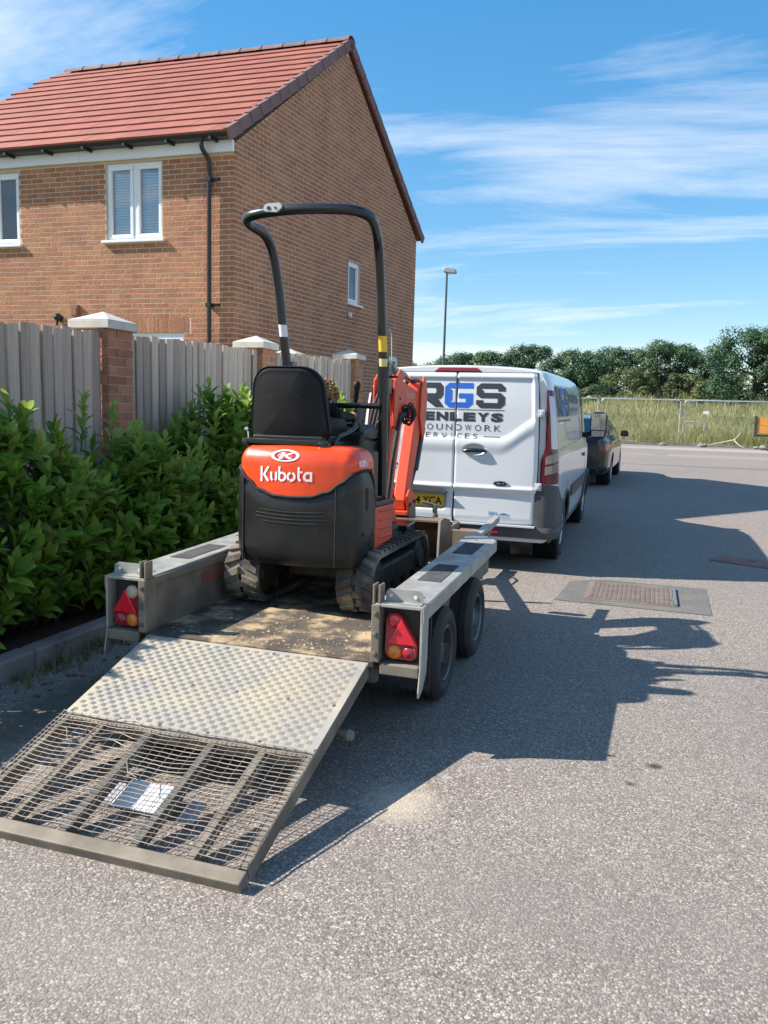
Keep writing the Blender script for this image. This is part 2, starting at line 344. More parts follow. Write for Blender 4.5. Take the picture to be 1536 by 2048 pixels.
for _ in range(260):
    y = random.uniform(1.5, 9); x = -3.2+abs(random.gauss(0,.22)) if random.random() < .6 else random.uniform(-4.2,-3.4); z = .003 if x > -3.24 else .15
    a = random.uniform(0,6.28); l_ = random.uniform(.01,.035); c_, s_ = math.cos(a)*l_, math.sin(a)*l_
    b.add([(x-c_, y-s_, z), (x+s_*.4, y-c_*.4, z+.008), (x+c_, y+s_, z+.004), (x-s_*.4, y+c_*.4, z)], [(0,1,2,3)])
tag(stuff(b.build('leaf_litter', mat('dead_leaf', (0.16,0.09,0.04), (0.08,0.05,0.03), scale=30, rough=.9, island=.4, pos='World'), fixn=False)), 'scattered dead leaves in the gutter and planting bed', 'leaves')
b = MB(); b.add([(-2.66,3.33,.006),(-2.60,3.31,.006),(-2.585,3.36,.012),(-2.645,3.385,.006)], [(0,1,2,3)]); b.add([(-2.66,3.33,.002),(-2.60,3.31,.002),(-2.585,3.36,.004),(-2.645,3.385,.002)], [(3,2,1,0)])
tag(b.build('litter_scrap', mat('white_paper', (.7,.7,.68), rough=.8)), 'small white scrap of litter on the road by the ramp', 'litter')

# ------------------------------------------------------------------ far field, site fence, trees
M_meadow = mat('meadow_grass', (0.20,0.24,0.065), (0.54,0.45,0.21), scale=0.55, rough=.85, island=.35, trans=.3, pos='World', c3=(0.20,0.20,0.06), c3scale=.25)
b = MB()
for k in range(46000):
    y = 38.2+29*random.random()**1.4; x = random.uniform(-22, 26) if y > 46 else random.uniform(-12, 16); h = random.uniform(.3,.8)*(1+.5*math.sin(x*.7+y*.3)*math.sin(y*.5))*(1+.012*(y-38)); w = .011+.0007*(y-38)
    d = random.uniform(0,6.28); dx, dy = math.cos(d), math.sin(d); le = h*random.uniform(.1,.6); z = zg(y)
    b.add([(x-w,y,z),(x+w,y,z),(x+dx*le*.4+w*.8,y+dy*le*.4,z+h*.65),(x+dx*le*.4-w*.8,y+dy*le*.4,z+h*.65),(x+dx*le,y+dy*le,z+h)], [(0,1,2,3),(3,2,4)])
tag(stuff(b.build('meadow_grass', M_meadow, fixn=False)), 'tall yellow green grass of the field behind the site fence', 'grass')

M_galv = mat('galvanised_tube', (0.60,0.62,0.63), (0.48,0.50,0.52), scale=8, rough=.42, metal=.55)
M_rubber = mat('black_rubber', (0.022,0.022,0.023), (0.045,0.042,0.038), scale=14, rough=.8, bump=.2, bscale=80, bdist=.003)
M_block = mat('recycled_rubber_block', (0.05,0.05,0.052), (0.10,0.095,0.09), scale=9, rough=.9)
def site_panel(p, q, label):
    p, q = Vector(p), Vector(q); t = thing('site_fence_panel', label, 'fence panel', (p+q)/2, group='steel mesh fence panels along the field')
    d = (q-p); w = d.length; d.normalize(); fn = lambda u, z: (p.x+d.x*u, p.y+d.y*u, p.z+z)
    path = [fn(.04,.05)]+[fn(.04+.12-.12*math.cos(R(a)), 1.86+.12*math.sin(R(a))) for a in range(0,91,15)]+[fn(w-.16+.12*math.sin(R(a)), 1.86+.12*math.cos(R(a))) for a in range(0,91,15)]+[fn(w-.04,.05)]
    b = MB(); b.tube(path, .021, 8); b.tube([fn(.04,.13), fn(w-.04,.13)], .016, 8); b.build('frame', M_galv, t, smooth=60)
    b = MB()
    for i in range(int(w/.055)):
        b.bar(fn(.06+i*.055,.13), fn(.06+i*.055,1.97), .0035, .0035)
    for i in range(8): b.bar(fn(.05,.2+i*.23), fn(w-.05,.2+i*.23), .0035, .0035)
    stuff(b.build('wire_mesh', M_galv, t))
    b = MB(); b.box(-.02,.02,-.03,.03,0,.1); o = b.build('coupler_clip', mat('worn_steel',(0,0,0)), None); o.location = fn(w-.01,1.55); adopt(o, t)
    return t
z0 = zg(38.4)
site_panel((-9.4,37.3,z0), (-5.75,37.7,z0), 'steel mesh site fence panel standing beyond the dark car, mostly hidden')
site_panel((-5.65,37.9,z0), (-2.22,38.05,z0), 'steel mesh site fence panel behind the white van mirror')
site_panel((-2.14,38.1,z0), (1.30,38.55,z0), 'steel mesh site fence panel just right of the dark car')
site_panel((1.40,38.6,z0), (5.1,38.75,z0), 'steel mesh site fence panel behind the snapped branch')
site_panel((5.2,38.8,z0), (8.7,38.9,z0), 'steel mesh site fence panel behind the orange barrier at the right edge')
for x, y, wh in ((-2.18,38.0,'behind the dark car'), (1.35,38.5,'between the two panels in view'), (5.15,38.7,'by the orange barrier')):
    t = thing('ballast_foot', 'grey rubber block foot of the site fence '+wh, 'ballast block', (x,y,z0), group='rubber feet of the site fence')
    b = MB(); b.box(x-.36,x+.36,y-.12,y+.12,z0,z0+.13); b.build('block', M_block, t, bevel=.03); b = MB(); b.box(x-.1,x+.1,y-.05,y+.05,z0+.13,z0+.15); b.build('socket', M_block, t)
gp = thing('pedestrian_barrier', 'low grey tube barrier frame leaning behind the site fence', 'barrier', (1.9,39.2,z0))
b = MB(); b.tube(rpoly([(1.45,39.2,z0+.05),(1.45,39.2,z0+1.05),(2.35,39.25,z0+1.02),(2.30,39.2,z0+.05)], .15), .02, 8); b.build('frame', M_galv, gp, smooth=60)
b = MB(); b.tube([(1.47,39.2,z0+.35),(2.31,39.2,z0+.35)], .012, 6); b.build('rail', M_galv, gp)
sg = thing('fence_notice', 'small white blank notice tied to the site fence mesh', 'notice', (2.3,38.5,z0+1.45))
b = MB(); b.box(2.22,2.46,38.52,38.53,z0+1.40,z0+1.53); b.build('plate', MATS['white_paper'], sg)
# second fence row across the field
z0 = zg(60); t = thing('boundary_rail', 'thin pale rail fence far across the field before the trees', 'fence', (5,60,z0))
b = MB(); b.bar((0,0,0), (0,0,.9), .05, .05); pme_ = b.mesh('post')
for i in range(24): q = obj('post', pme_, M_galv); q.location = (-20+i*2.5,60,z0); adopt(q, t)
b = MB(); b.bar((-20,60.03,z0+.88),(38,60,z0+.86),.05,.06); b.build('rail', M_galv, t); z0 = zg(38.4)
# snapped branch and rubble in front of the fence
M_bare = mat('bleached_wood', (0.55,0.50,0.43), (0.38,0.34,0.28), scale=9, rough=.85)
t = thing('fallen_branch', 'pale snapped branch lying at the foot of the site fence', 'branch', (3.2,37.5,z0))
b = MB(); b.tube([(1.9,37.2,z0+.03),(2.6,37.3,z0+.12),(3.3,37.35,z0+.30),(3.5,37.35,z0+.34)], [.010,.018,.03,.034], 7); b.build('limb', M_bare, t, smooth=50)
b = MB(); b.tube([(3.45,37.35,z0+.33),(3.6,37.3,z0+.52),(3.72,37.25,z0+.72)], [.026,.02,.008], 7); b.build('twig', M_bare, t, smooth=50)
b = MB(); b.tube([(3.45,37.35,z0+.32),(3.62,37.2,z0+.15),(3.85,37.05,z0+.02)], [.024,.018,.009], 7); b.build('twig', M_bare, t, smooth=50)
M_rub = mat('rubble_stone', (0.16,0.15,0.14), (0.27,0.25,0.22), scale=9, rough=.95)
for i, (x, y, s, wh) in enumerate(((.6,37.4,.16,'left of the panel foot'), (2.2,37.2,.2,'under the snapped branch'), (4.6,36.9,.22,'left of the orange barrier'), (4.9,37.0,.16,'under the orange barrier'), (4.3,37.1,.13,'between branch and barrier'))):
    b = MB(); b.grid(lambda u, v: (x+s*(1+.25*math.sin(u*19+i*3)*math.sin(v*9))*math.sin(math.pi*v)*math.cos(6.2832*u), y+s*.7*math.sin(math.pi*v)*math.sin(6.2832*u), z0+.3*s+s*.45*math.cos(math.pi*v)*(1+.3*math.sin(u*12+i))), 12, 7, True)
    tag(b.build('rubble_lump', M_rub), 'lump of grey rubble on the road edge '+wh, 'rubble', 'rubble lumps by the site fence')
# orange slatted barrier board on its stand, cut by the right edge of the frame
M_orange_wood = mat('orange_plank', (0.72,0.33,0.05), (0.60,0.24,0.04), scale=6, rough=.6, stretch=(1,1,9))
M_dark = mat('dark_plastic', (0.03,0.03,0.032), (0.05,0.05,0.05), scale=9, rough=.5)
t = thing('slatted_barrier', 'orange plank board in dark frame on a post at the right edge', 'barrier', (5.0,36.0,zg(36)))
zb_ = zg(36)
for k in range(2): b = MB(); b.box(4.15,6.1,35.96,36.0,.97+.32*k,1.27+.32*k); b.build('plank', M_orange_wood, t, bevel=.008)
b = MB(); b.box(4.04,4.14,35.93,36.05,.84,1.66); b.box(4.04,6.15,35.95,36.04,.84,.93); b.build('frame', M_dark, t, bevel=.01)
b = MB(); b.bar((4.75,36.0,.5),(4.75,36.0,.86),.05,.05); b.bar((5.9,36,zb_),(5.9,36,.86),.05,.05); b.build('post', M_galv, t)
b = MB(); b.box(4.55,6.2,35.8,36.25,zb_+.0,zb_+.28); b.build('ballast_block', M_dark, t, bevel=.05)

def leafquad(b, c, n, s, asp=.6):
    n = n.normalized(); u = n.cross(Vector((random.uniform(-1,1), random.uniform(-1,1), random.uniform(-1,1))))
    if u.length < 1e-3: u = Vector((1,0,0))
    u.normalize(); w = n.cross(u); u *= s; w *= s*asp
    b.add([c-u, c-u*.2+w, c+u, c-u*.2-w], [(0,1,2,3)])
M_bark = mat('bark', (0.10,0.075,0.05), (0.06,0.045,0.03), scale=9, rough=.95, bump=.6, bscale=30)
M_leaf = [mat('tree_leaf_a', (0.024,0.074,0.030), (0.042,0.100,0.038), scale=.5, rough=.65, island=.4, trans=.2, pos='World'),
          mat('tree_leaf_b', (0.036,0.092,0.032), (0.062,0.122,0.042), scale=.5, rough=.65, island=.4, trans=.2, pos='World'),
          mat('tree_leaf_c', (0.075,0.112,0.038), (0.110,0.132,0.050), scale=.5, rough=.65, island=.35, trans=.2, pos='World')]
def tree(x, y, h, rad, m, label, name='tree', nclump=26, nleaf=110, ls=.24, low=.12, cat='tree', group='trees along the far edge of the field'):
    z = zg(y); t = thing(name, label, cat, (x,y,z), group=group)
    b = MB(); tops = []
    b.tube([(x,y,z-.2),(x+.1,y,z+h*.25),(x-.05,y+.1,z+h*.55),(x,y,z+h*.8)], [h*.035,h*.027,h*.018,.03], 8)
    for k in range(7):
        a = k*2.4+random.random(); hz = h*random.uniform(.2,.6); e = Vector((x+math.cos(a)*rad*.7, y+math.sin(a)*rad*.7, z+hz+h*.2))
        b.tube([(x,y,z+hz),(x+math.cos(a)*rad*.35, y+math.sin(a)*rad*.35, z+hz+h*.06), e], [h*.013,h*.009,.02], 6)
    b.build('trunk', M_bark, t, smooth=60)
    b = MB()
    for k in range(nclump):
        a = random.uniform(0,6.28); q = random.random()**.5; vz = random.uniform(low,1.0)
        rr = rad*(1-.55*max(0,(vz-.45)/.55)**1.6)*q
        c = Vector((x+rr*math.cos(a), y+rr*math.sin(a), z+h*vz*(.92+.1*random.random()))); cr_ = random.uniform(.45,1.0)*rad*.30
        c.z = min(c.z, z+h-cr_*.6)
        for _ in range(nleaf):
            d = Vector((random.gauss(0,1), random.gauss(0,1), random.gauss(0,1))).normalized(); r_ = cr_*random.uniform(.55,1.08)
            p = c+Vector((d.x*r_, d.y*r_, d.z*r_*.75))
            leafquad(b, p, d+Vector((random.uniform(-.6,.6), random.uniform(-.6,.6), random.uniform(0,.9))), ls*random.uniform(.6,1.25))
    stuff(b.build('crown', m, t, fixn=False)); return t
tl = [ # px along the frame becomes x at depth y
 (-25,76,7.2,3.2,0,'dark tree showing between the house and the lamp post'), (-21.0,74,6.6,3.0,1,'rounded tree just right of the lamp post, over the van roof'),
 (-17.0,73,7.3,3.2,0,'dark tree over the middle of the van roof'), (-13.4,71,7.0,2.9,1,'mid green tree over the right half of the van roof'),
 (-10.0,70,8.0,3.2,0,'taller dark tree above the right corner of the van'), (-6.3,70,8.1,3.0,1,'pale topped tree above the dark car'),
 (-3.1,69,7.9,3.2,0,'dark tree left of the panel joint of the site fence'), (0.3,69,8.6,3.3,1,'high rounded tree above the joint of the site fence'),
 (3.7,70,8.0,3.3,0,'dark tree filling the dip beside the big right hand trees'), (6.7,62,8.4,3.4,0,'big dark tree at the left of the right hand group'),
 (10.3,60,9.6,3.8,0,'tallest dark tree of the group at the right edge'), (14.3,62,9.0,3.8,0,'dark tree at the far right, cut by the frame')]
for x, y, h, r_, k, lab in tl: tree(x, y, h*(.56 if y > 66 else .70)*random.uniform(.92,1.08), r_, M_leaf[k], lab, nclump=64, nleaf=330, ls=.085, low=.04)
for x, y, h, r_, lab in ((-1.2,64,2.9,2.5,'olive green bush in front of the trees near the fence joint'), (2.6,65,2.5,2.2,'olive green bush between the trees and the right hand group'), (-8.2,63,2.2,2.0,'low olive bush behind the dark car'), (8.4,66,2.6,2.4,'dark bush under the big trees left of the orange barrier'), (12.2,66,2.6,2.6,'dark bush under the tallest right hand tree'), (4.6,68,2.6,2.4,'dark bush under the dip in the tree line'), (-11.5,70,2.6,2.4,'dark bush low behind the right corner of the van'), (-5.0,60,1.6,1.7,'short scrubby bush in the grass beyond the van mirror')):
    tree(x, y, h, r_, M_leaf[2], lab, 'bush', nclump=26, nleaf=220, ls=.09, low=.02, cat='bush', group='olive bushes before the trees')

# street lamp beyond the house
M_lamp = mat('dark_painted_steel', (0.055,0.085,0.09), (0.075,0.10,0.105), scale=4, rough=.5)
lx, ly = -7.0, 28.0; t = thing('street_lamp', 'tall dark street lamp standing beyond the house and van', 'street lamp', (lx,ly,zg(28)))
b = MB(); b.tube([(lx,ly,0),(lx,ly,1.5)], .075, 12); b.build('base', M_lamp, t, smooth=50)
b = MB(); b.tube([(lx,ly,1.5),(lx+.02,ly,6.3)], [.05,.036], 12); b.build('column', M_lamp, t, smooth=50)
b = MB(); b.prism([(-.12,0),(.30,-.06),(.34,.0),(.28,.10),(.0,.16),(-.12,.13)], lambda a,c_,d: (lx+.02+a, ly+d, 6.28+c_), -.11, .11); b.build('lamp_head', mat('grey_cast_metal', (.34,.36,.38), rough=.5, metal=.3), t, bevel=.025)
b = MB(); b.box(lx+.05,lx+.28,ly-.08,ly+.08,6.22,6.25); b.build('lens', mat('lamp_lens', (.7,.72,.75), rough=.2), t)
# ------------------------------------------------------------------ brick house behind the fence
def glass_mat(name, tint=(0.75,0.8,0.82), refl=0.12, rough=0.02):
    m = bpy.data.materials.new(name); m.use_nodes = True; t = m.node_tree; t.nodes.clear(); n = t.nodes.new; l = t.links.new
    o = n('ShaderNodeOutputMaterial'); tr = n('ShaderNodeBsdfTransparent'); tr.inputs[0].default_value = (*tint, 1); g = n('ShaderNodeBsdfGlossy'); g.inputs['Roughness'].default_value = rough
    fz = n('ShaderNodeFresnel'); fz.inputs[0].default_value = 1.5; ad = n('ShaderNodeMath'); ad.operation = 'ADD'; l(fz.outputs[0], ad.inputs[0]); ad.inputs[1].default_value = refl; ad.use_clamp = True
    mx = n('ShaderNodeMixShader'); l(ad.outputs[0], mx.inputs[0]); l(tr.outputs[0], mx.inputs[1]); l(g.outputs[0], mx.inputs[2]); l(mx.outputs[0], o.inputs[0]); MATS[name] = m; return m
M_pane = glass_mat('window_glass', refl=.10, tint=(.93,.95,.96))
M_brick = mat('rustic_brick', (0.43,0.190,0.095), (0.34,0.140,0.075), scale=2.2, rough=.9, bump=.8, bscale=26, bdist=.010, island=.13, pos='World')
M_mortar = mat('mortar', (0.60,0.48,0.36), (0.53,0.42,0.31), scale=6, rough=.95, bump=.4, bscale=120, bdist=.003, pos='World')
M_tile = mat('red_roof_tile', (0.300,0.092,0.062), (0.235,0.074,0.053), scale=1.3, rough=.8, island=.10, bump=.15, bscale=160, bdist=.002)
M_ridge = mat('ridge_tile', (0.17,0.13,0.125), (0.22,0.16,0.15), scale=5, rough=.85, island=.12)
M_verge = mat('verge_tile', (0.215,0.125,0.115), (0.18,0.105,0.10), scale=3, rough=.8, island=.08)
M_upvc = mat('white_upvc', (0.80,0.81,0.82), (0.74,0.75,0.77), scale=1.5, rough=.35)
M_black_pl = mat('black_rainwater_plastic', (0.018,0.018,0.02), rough=.38)
M_blind = mat('blind_slat', (0.80,0.80,0.79), rough=.6)
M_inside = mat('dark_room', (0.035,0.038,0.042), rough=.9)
HC = Vector((-6.0, 11.04, 0)); hu = Vector((math.cos(R(.7)), math.sin(R(.7)), 0)); hv = Vector((math.cos(R(84)), math.sin(R(84)), 0))
def hp(a, b_, z): return HC+hu*a+hv*b_+Vector((0,0,z))
def hbox(mb, a0, a1, b0, b1, z0, z1):
    vs = [hp(a,b_,z) for z in (z0,z1) for a, b_ in ((a0,b0),(a1,b0),(a1,b1),(a0,b1))]
    return mb.add(vs, [(0,3,2,1),(4,5,6,7),(0,1,5,4),(1,2,6,5),(2,3,7,6),(3,0,4,7)])
HW, HD, ZE, ZR = 6.15, 7.12, 5.36, 7.99; MID = 3.56
house = thing('brick_house', 'two storey orange brick house with red tiled roof behind the fence', 'house', hp(-3,3.5,0))
front_open = [(-2.2,-1.2,4.0,5.15), (-4.82,-3.82,4.0,5.13), (-2.5,-.84,1.35,2.61), (-5.2,-3.9,1.35,2.61)]
gable_open = [(3.77,4.27,3.52,4.31), (5.78,6.30,1.7,2.67)]
def wall_cells(a0, a1, z0, z1, opens):
    """solid rectangles of a wall around its openings"""
    zs = sorted({z0, z1, *[o[2] for o in opens], *[o[3] for o in opens]}); out = []
    for lo, hi in zip(zs, zs[1:]):
        cuts = sorted((o[0], o[1]) for o in opens if o[2] < hi-1e-6 and o[3] > lo+1e-6); s = a0
        for c0, c1 in cuts:
            if c0 > s: out.append((s, c0, lo, hi))
            s = max(s, c1)
        if s < a1: out.append((s, a1, lo, hi))
    return out
wf = MB()
for a0, a1, lo, hi in wall_cells(-HW, 0, 0, 5.30, front_open): hbox(wf, a0, a1, .0, .22, lo, hi)
front_wall = wf.build('front_wall', M_mortar, house)
wg = MB()
for b0, b1, lo, hi in wall_cells(.0, HD, 0, 5.30, gable_open): hbox(wg, -.22, -.0, b0+(.221 if b0 == 0 else 0), b1, lo, hi)
wg.add([hp(0,0,5.30), hp(0,HD,5.30), hp(0,MID,ZR-.06), hp(-.22,0,5.30), hp(-.22,HD,5.30), hp(-.22,MID,ZR-.06)], [(0,1,2),(3,5,4),(0,3,4,1),(1,4,5,2),(2,5,3,0)])
gable_wall = wg.build('gable_wall', M_mortar, house)
b = MB(); hbox(b, -HW, -HW+.2, .23, HD, 0, 5.3); hbox(b, -HW+.2, -.23, HD-.2, HD, 0, 5.3); b.add([hp(-HW,0,5.30), hp(-HW,HD,5.30), hp(-HW,MID,ZR-.06)], [(0,1,2)]); b.build('back_wall', M_mortar, house)
BL, BH, G = .212, .062, .013; PROUD = .0022
def courses(a0, a1, z0, z1, opens, clip=None):
    k = 0; z = z0
    while z+BH <= z1+1e-6:
        lo, hi = (a0, a1) if clip is None else clip(z+BH)
        off = (BL+G)/2*(k % 2); i = math.floor((lo-off-a0)/(BL+G))
        while True:
            s = a0+off+i*(BL+G); e = s+BL; i += 1
            if s > hi: break
            segs = [(max(s,lo), min(e,hi))]
            for o in opens:
                if o[2] < z+BH-.004 and o[3] > z+.004:
                    n2 = []
                    for p, q in segs:
                        if o[1] <= p or o[0] >= q: n2.append((p,q))
                        else:
                            if o[0]-p > .025: n2.append((p, o[0]-.004))
                            if q-o[1] > .025: n2.append((o[1]+.004, q))
                    segs = n2
            for p, q in segs:
                if q-p > .02: yield p, q, z, z+BH
        k += 1; z += BH+G
solid = lambda: random.uniform(-.0008,.0008)
# front wall: the full bricks nearest the corner are pieces of their own
fm = MB(); hbox(fm, 0, BL, -PROUD, .004, 0, BH); fm.v = [tuple(Vector(q)-HC) for q in fm.v]; brick_me = fm.mesh('brick'); n_single = 0
rest = MB(); soldier = (-2.62,-.72,2.615,2.83); fo = front_open+[soldier]
cells = list(courses(-HW, -.002, .06, 5.2, fo)); cells.sort(key=lambda c: -c[0]+.4*abs(c[2]-3.9))
for p, q, lo, hi in cells:
    if n_single < 300 and abs(q-p-BL) < 1e-4 and lo > 2.3:
        o = obj('brick', brick_me, M_brick); o.location = HC+hu*p+hv*solid()+Vector((0,0,lo)); adopt(o, front_wall); n_single += 1
    else:
        d = solid(); hbox(rest, p, q, -PROUD+d, .004, lo, hi)
s = soldier[0]
while s+BH <= soldier[1]: hbox(rest, s, s+BH, -PROUD-.002+solid(), .004, soldier[2], soldier[3]); s += BH+G
stuff(rest.build('brickwork', M_brick, front_wall, fixn=False))
def gclip(z):
    if z <= 5.30: return (.0, HD)
    t_ = (z-5.30)/(ZR-.06-5.30); return (max(0,MID*t_-.04), HD-(HD-MID)*t_+.04)
gs = (3.66,4.38,4.315,4.53)
rest = MB()
for p, q, lo, hi in courses(.0, HD, .06, ZR-.1, gable_open, gclip):
    d = solid(); hbox(rest, -.004, PROUD+d, p+(0 if p > .01 else -PROUD), q, lo, hi)
stuff(rest.build('brickwork', M_brick, gable_wall, fixn=False))

# roof: tile by tile on the slope in view
NR = 14; e0 = Vector((0,-.24,ZE+.02)); r0 = Vector((0,MID,ZR+.10)); sl = (r0-e0); exp_ = sl.length/NR; sd = sl.normalized()
rb = MB(); rb.add([hp(-HW-.05,e0.y,e0.z-.03), hp(.04,e0.y,e0.z-.03), hp(.04,MID,r0.z-.03), hp(-HW-.05,MID,r0.z-.03), hp(.04,HD+.24,e0.z-.03), hp(-HW-.05,HD+.24,e0.z-.03)], [(0,1,2,3),(3,2,4,5)])
roof = rb.build('roof', M_tile, house)
TW = .305
def slope_pt(a, s_, h, back=False):
    y = e0.y+sd.y*s_-sd.z*h; z = e0.z+sd.z*s_+sd.y*h
    if back: y = 2*MID-y
    return hp(a, y, z)
def tile_mesh(w):
    mb = MB(); L0 = exp_+.05
    pts = [(0,-.012,.024),(w,-.012,.024),(w,-.012,.052),(0,-.012,.052),(0,L0,.0),(w,L0,.0),(w,L0,.026),(0,L0,.026)]
    vs = [slope_pt(a,s_,h)-slope_pt(0,0,0) for a,s_,h in pts]
    mb.add(vs, [(0,1,2,3),(4,7,6,5),(3,2,6,7),(0,4,5,1),(0,3,7,4),(1,5,6,2)]); return mb.mesh('roof_tile')
tme = tile_mesh(TW-.003); nt_ = 0; extra = MB()
for r_ in range(NR):
    a = .055-TW*(1 if r_ % 2 == 0 else .5)
    first = True
    while a > -HW-.05-TW*.6:
        if r_ % 2 and first:
            hm = tile_mesh(TW*.5-.003); o = obj('roof_tile', hm, M_tile)
            o.location = slope_pt(a+0, r_*exp_, 0); adopt(o, roof); first = False; nt_ += 1; a -= TW; continue
        first = False
        if nt_ < 300:
            o = obj('roof_tile', tme, M_tile); o.location = slope_pt(a, r_*exp_+random.uniform(-.003,.003), random.uniform(0,.003)); adopt(o, roof); nt_ += 1
        else:
            mm_ = [slope_pt(a,r_*exp_,0)+v.co for v in tme.vertices]; extra.add(mm_, [tuple(p.vertices) for p in tme.polygons])
        a -= TW
if extra.v: stuff(extra.build('tile_rows', M_tile, roof))
bk = MB()
for r_ in range(NR):
    bk.add([slope_pt(a,s_,h,True) for a,s_,h in ((-HW-.05,r_*exp_-.01,.024),(.05,r_*exp_-.01,.024),(.05,r_*exp_-.01,.052),(-HW-.05,r_*exp_-.01,.052),(-HW-.05,(r_+1)*exp_,.0),(.05,(r_+1)*exp_,.0),(.05,(r_+1)*exp_,.027),(-HW-.05,(r_+1)*exp_,.027))], [(0,1,2,3),(4,7,6,5),(3,2,6,7),(0,4,5,1),(0,3,7,4),(1,5,6,2)])
stuff(bk.build('rear_tile_rows', M_tile, roof))
for back in (False, True):
    vm = MB()
    for side, (a0, a1) in ((1,(.045,.085)),):
        pts = [(a,s_,h) for s_ in (-.02, exp_+.012) for a, h in ((a0,-.105),(a1,-.105),(a1,.062),(a0-.04,.062),(a0-.04,.05),(a0,.05))]
        k = 6; vs = [slope_pt(a,s_,h+(.012 if s_ < 0 else -.006),back)-slope_pt(0,0,0,back) for a,s_,h in pts]
        vm.add(vs, [tuple(range(k)), tuple(range(k,2*k))]+[(i,(i+1)%k,k+(i+1)%k,k+i) for i in range(k)])
    vme = vm.mesh('verge_tile')
    for r_ in range(NR):
        o = obj('verge_tile', vme, M_verge); o.location = slope_pt(0, r_*exp_, 0, back); adopt(o, roof)
rm = MB(); seg = .445
rm.grid(lambda u, v: hu*(seg*u)+hv*(.13*math.cos(math.pi*v)*(1+.07*(u > .85)))+Vector((0,0,(.10+.008*(u > .85))*math.sin(math.pi*v)-.06)), 8, 10)
rme = rm.mesh('ridge_tile', smooth=50); a = .08-seg; k = 0
while a > -HW-.2:
    o = obj('ridge_tile', rme, M_ridge if k else M_verge); o.location = hp(a, MID, r0.z+.055); adopt(o, roof); a -= seg-.01; k += 1
# eaves: white box fascia, black gutter with brackets, downpipe
b = MB(); hbox(b, -HW, -2.62, -.065, -.012, 5.185, 5.345); b.build('fascia_board', M_upvc, house, bevel=.004); b = MB(); hbox(b, -2.616, .012, -.065, -.0125, 5.185, 5.345); b.build('fascia_board', M_upvc, house, bevel=.004)
b = MB(); hbox(b, -HW, .0, -.20, -.066, 5.345, 5.36); b.build('soffit', M_black_pl, house)
gut = MB(); gut.grid(lambda u, v: hp(-HW+(HW+.03)*u, -.205+.058*math.cos(math.pi*(1+v)), 5.40+.058*math.sin(math.pi*(1+v))), 2, 10)
gut.grid(lambda u, v: hp(-HW+(HW+.03)*u, -.205+.052*math.cos(math.pi*(1+v)), 5.40+.052*math.sin(math.pi*(1+v))), 2, 10)
gutter = gut.build('gutter', M_black_pl, house, smooth=50)
for k in range(9): b = MB(); hbox(b, -.25-k*.72, -.21-k*.72, -.262, -.01, 5.31, 5.35); b.build('bracket', M_black_pl, gutter)
b = MB(); pipe = rpoly([hp(-.40,-.205,5.36), hp(-.40,-.205,5.22), hp(-.36,-.075,5.08), hp(-.36,-.075,0)], .05); b.tube(pipe, .034, 12); dp = b.build('downpipe', M_black_pl, house, smooth=60)
for z in (4.80, 3.0, 1.5):
    b = MB(); hbox(b, -.33, -.22, -.06, -.01, z, z+.03); hbox(b, -.40, -.32, -.112, -.01, z-.02, z+.035); b.build('pipe_clip', M_black_pl, dp)
def window(kind, a0, a1, z0, z1, bars, name='window'):
    """kind 'f' front, 'g' gable; frame, sashes, panes, blind, sill"""
    def bx(mb, s0, s1, d0, d1, lo, hi):
        if kind == 'f': hbox(mb, s0, s1, d0, d1, lo, hi)
        else: hbox(mb, -d1, -d0, s0, s1, lo, hi)
    f = .05; d0, d1 = .035, .105
    mb = MB(); bx(mb,a0,a1,d0,d1,z1-f,z1); bx(mb,a0,a1,d0,d1,z0,z0+f); bx(mb,a0,a0+f,d0,d1,z0+f,z1-f); bx(mb,a1-f,a1,d0,d1,z0+f,z1-f)
    for i in range(1, bars): c = a0+(a1-a0)*i/bars; bx(mb,c-.025,c+.025,d0,d1,z0+f,z1-f)
    w = mb.build(name, M_upvc, house, bevel=.006)
    for i in range(bars):
        s0 = a0+(a1-a0)*i/bars+.03; s1 = a0+(a1-a0)*(i+1)/bars-.03; g = .055; lo, hi = z0+.045, z1-.045
        mb = MB(); bx(mb,s0,s1,d0-.012,d1-.02,hi-g,hi); bx(mb,s0,s1,d0-.012,d1-.02,lo,lo+g); bx(mb,s0,s0+g,d0-.012,d1-.02,lo+g,hi-g); bx(mb,s1-g,s1,d0-.012,d1-.02,lo+g,hi-g); mb.build('sash', M_upvc, w, bevel=.008)
        mb = MB(); bx(mb,s0+g,s1-g,.06,.066,lo+g,hi-g); mb.build('pane', M_pane, w)
    mb = MB(); n_ = int((z1-z0-.2)/.042)
    for i in range(n_):
        z = z0+.1+i*.042; mb.add([hp(*(q if kind == 'f' else (-q[1], q[0], q[2]))) for q in ((a0+.07,.125,z),(a1-.07,.125,z),(a1-.07,.137,z+.040),(a0+.07,.137,z+.040))], [(0,1,2,3)])
    mb.build('blind', M_blind, w, fixn=False)
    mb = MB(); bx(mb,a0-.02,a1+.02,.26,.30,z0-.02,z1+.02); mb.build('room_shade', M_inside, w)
    mb = MB(); bx(mb,a0-.05,a1+.05,-.06,.04,z0-.035,z0+.004); mb.build('sill', M_upvc, w, bevel=.006)
    return w
for (a0,a1,z0,z1) in front_open: window('f', a0, a1, z0, z1, 2)
for (a0,a1,z0,z1) in gable_open: window('g', a0, a1, z0, z1, 1)
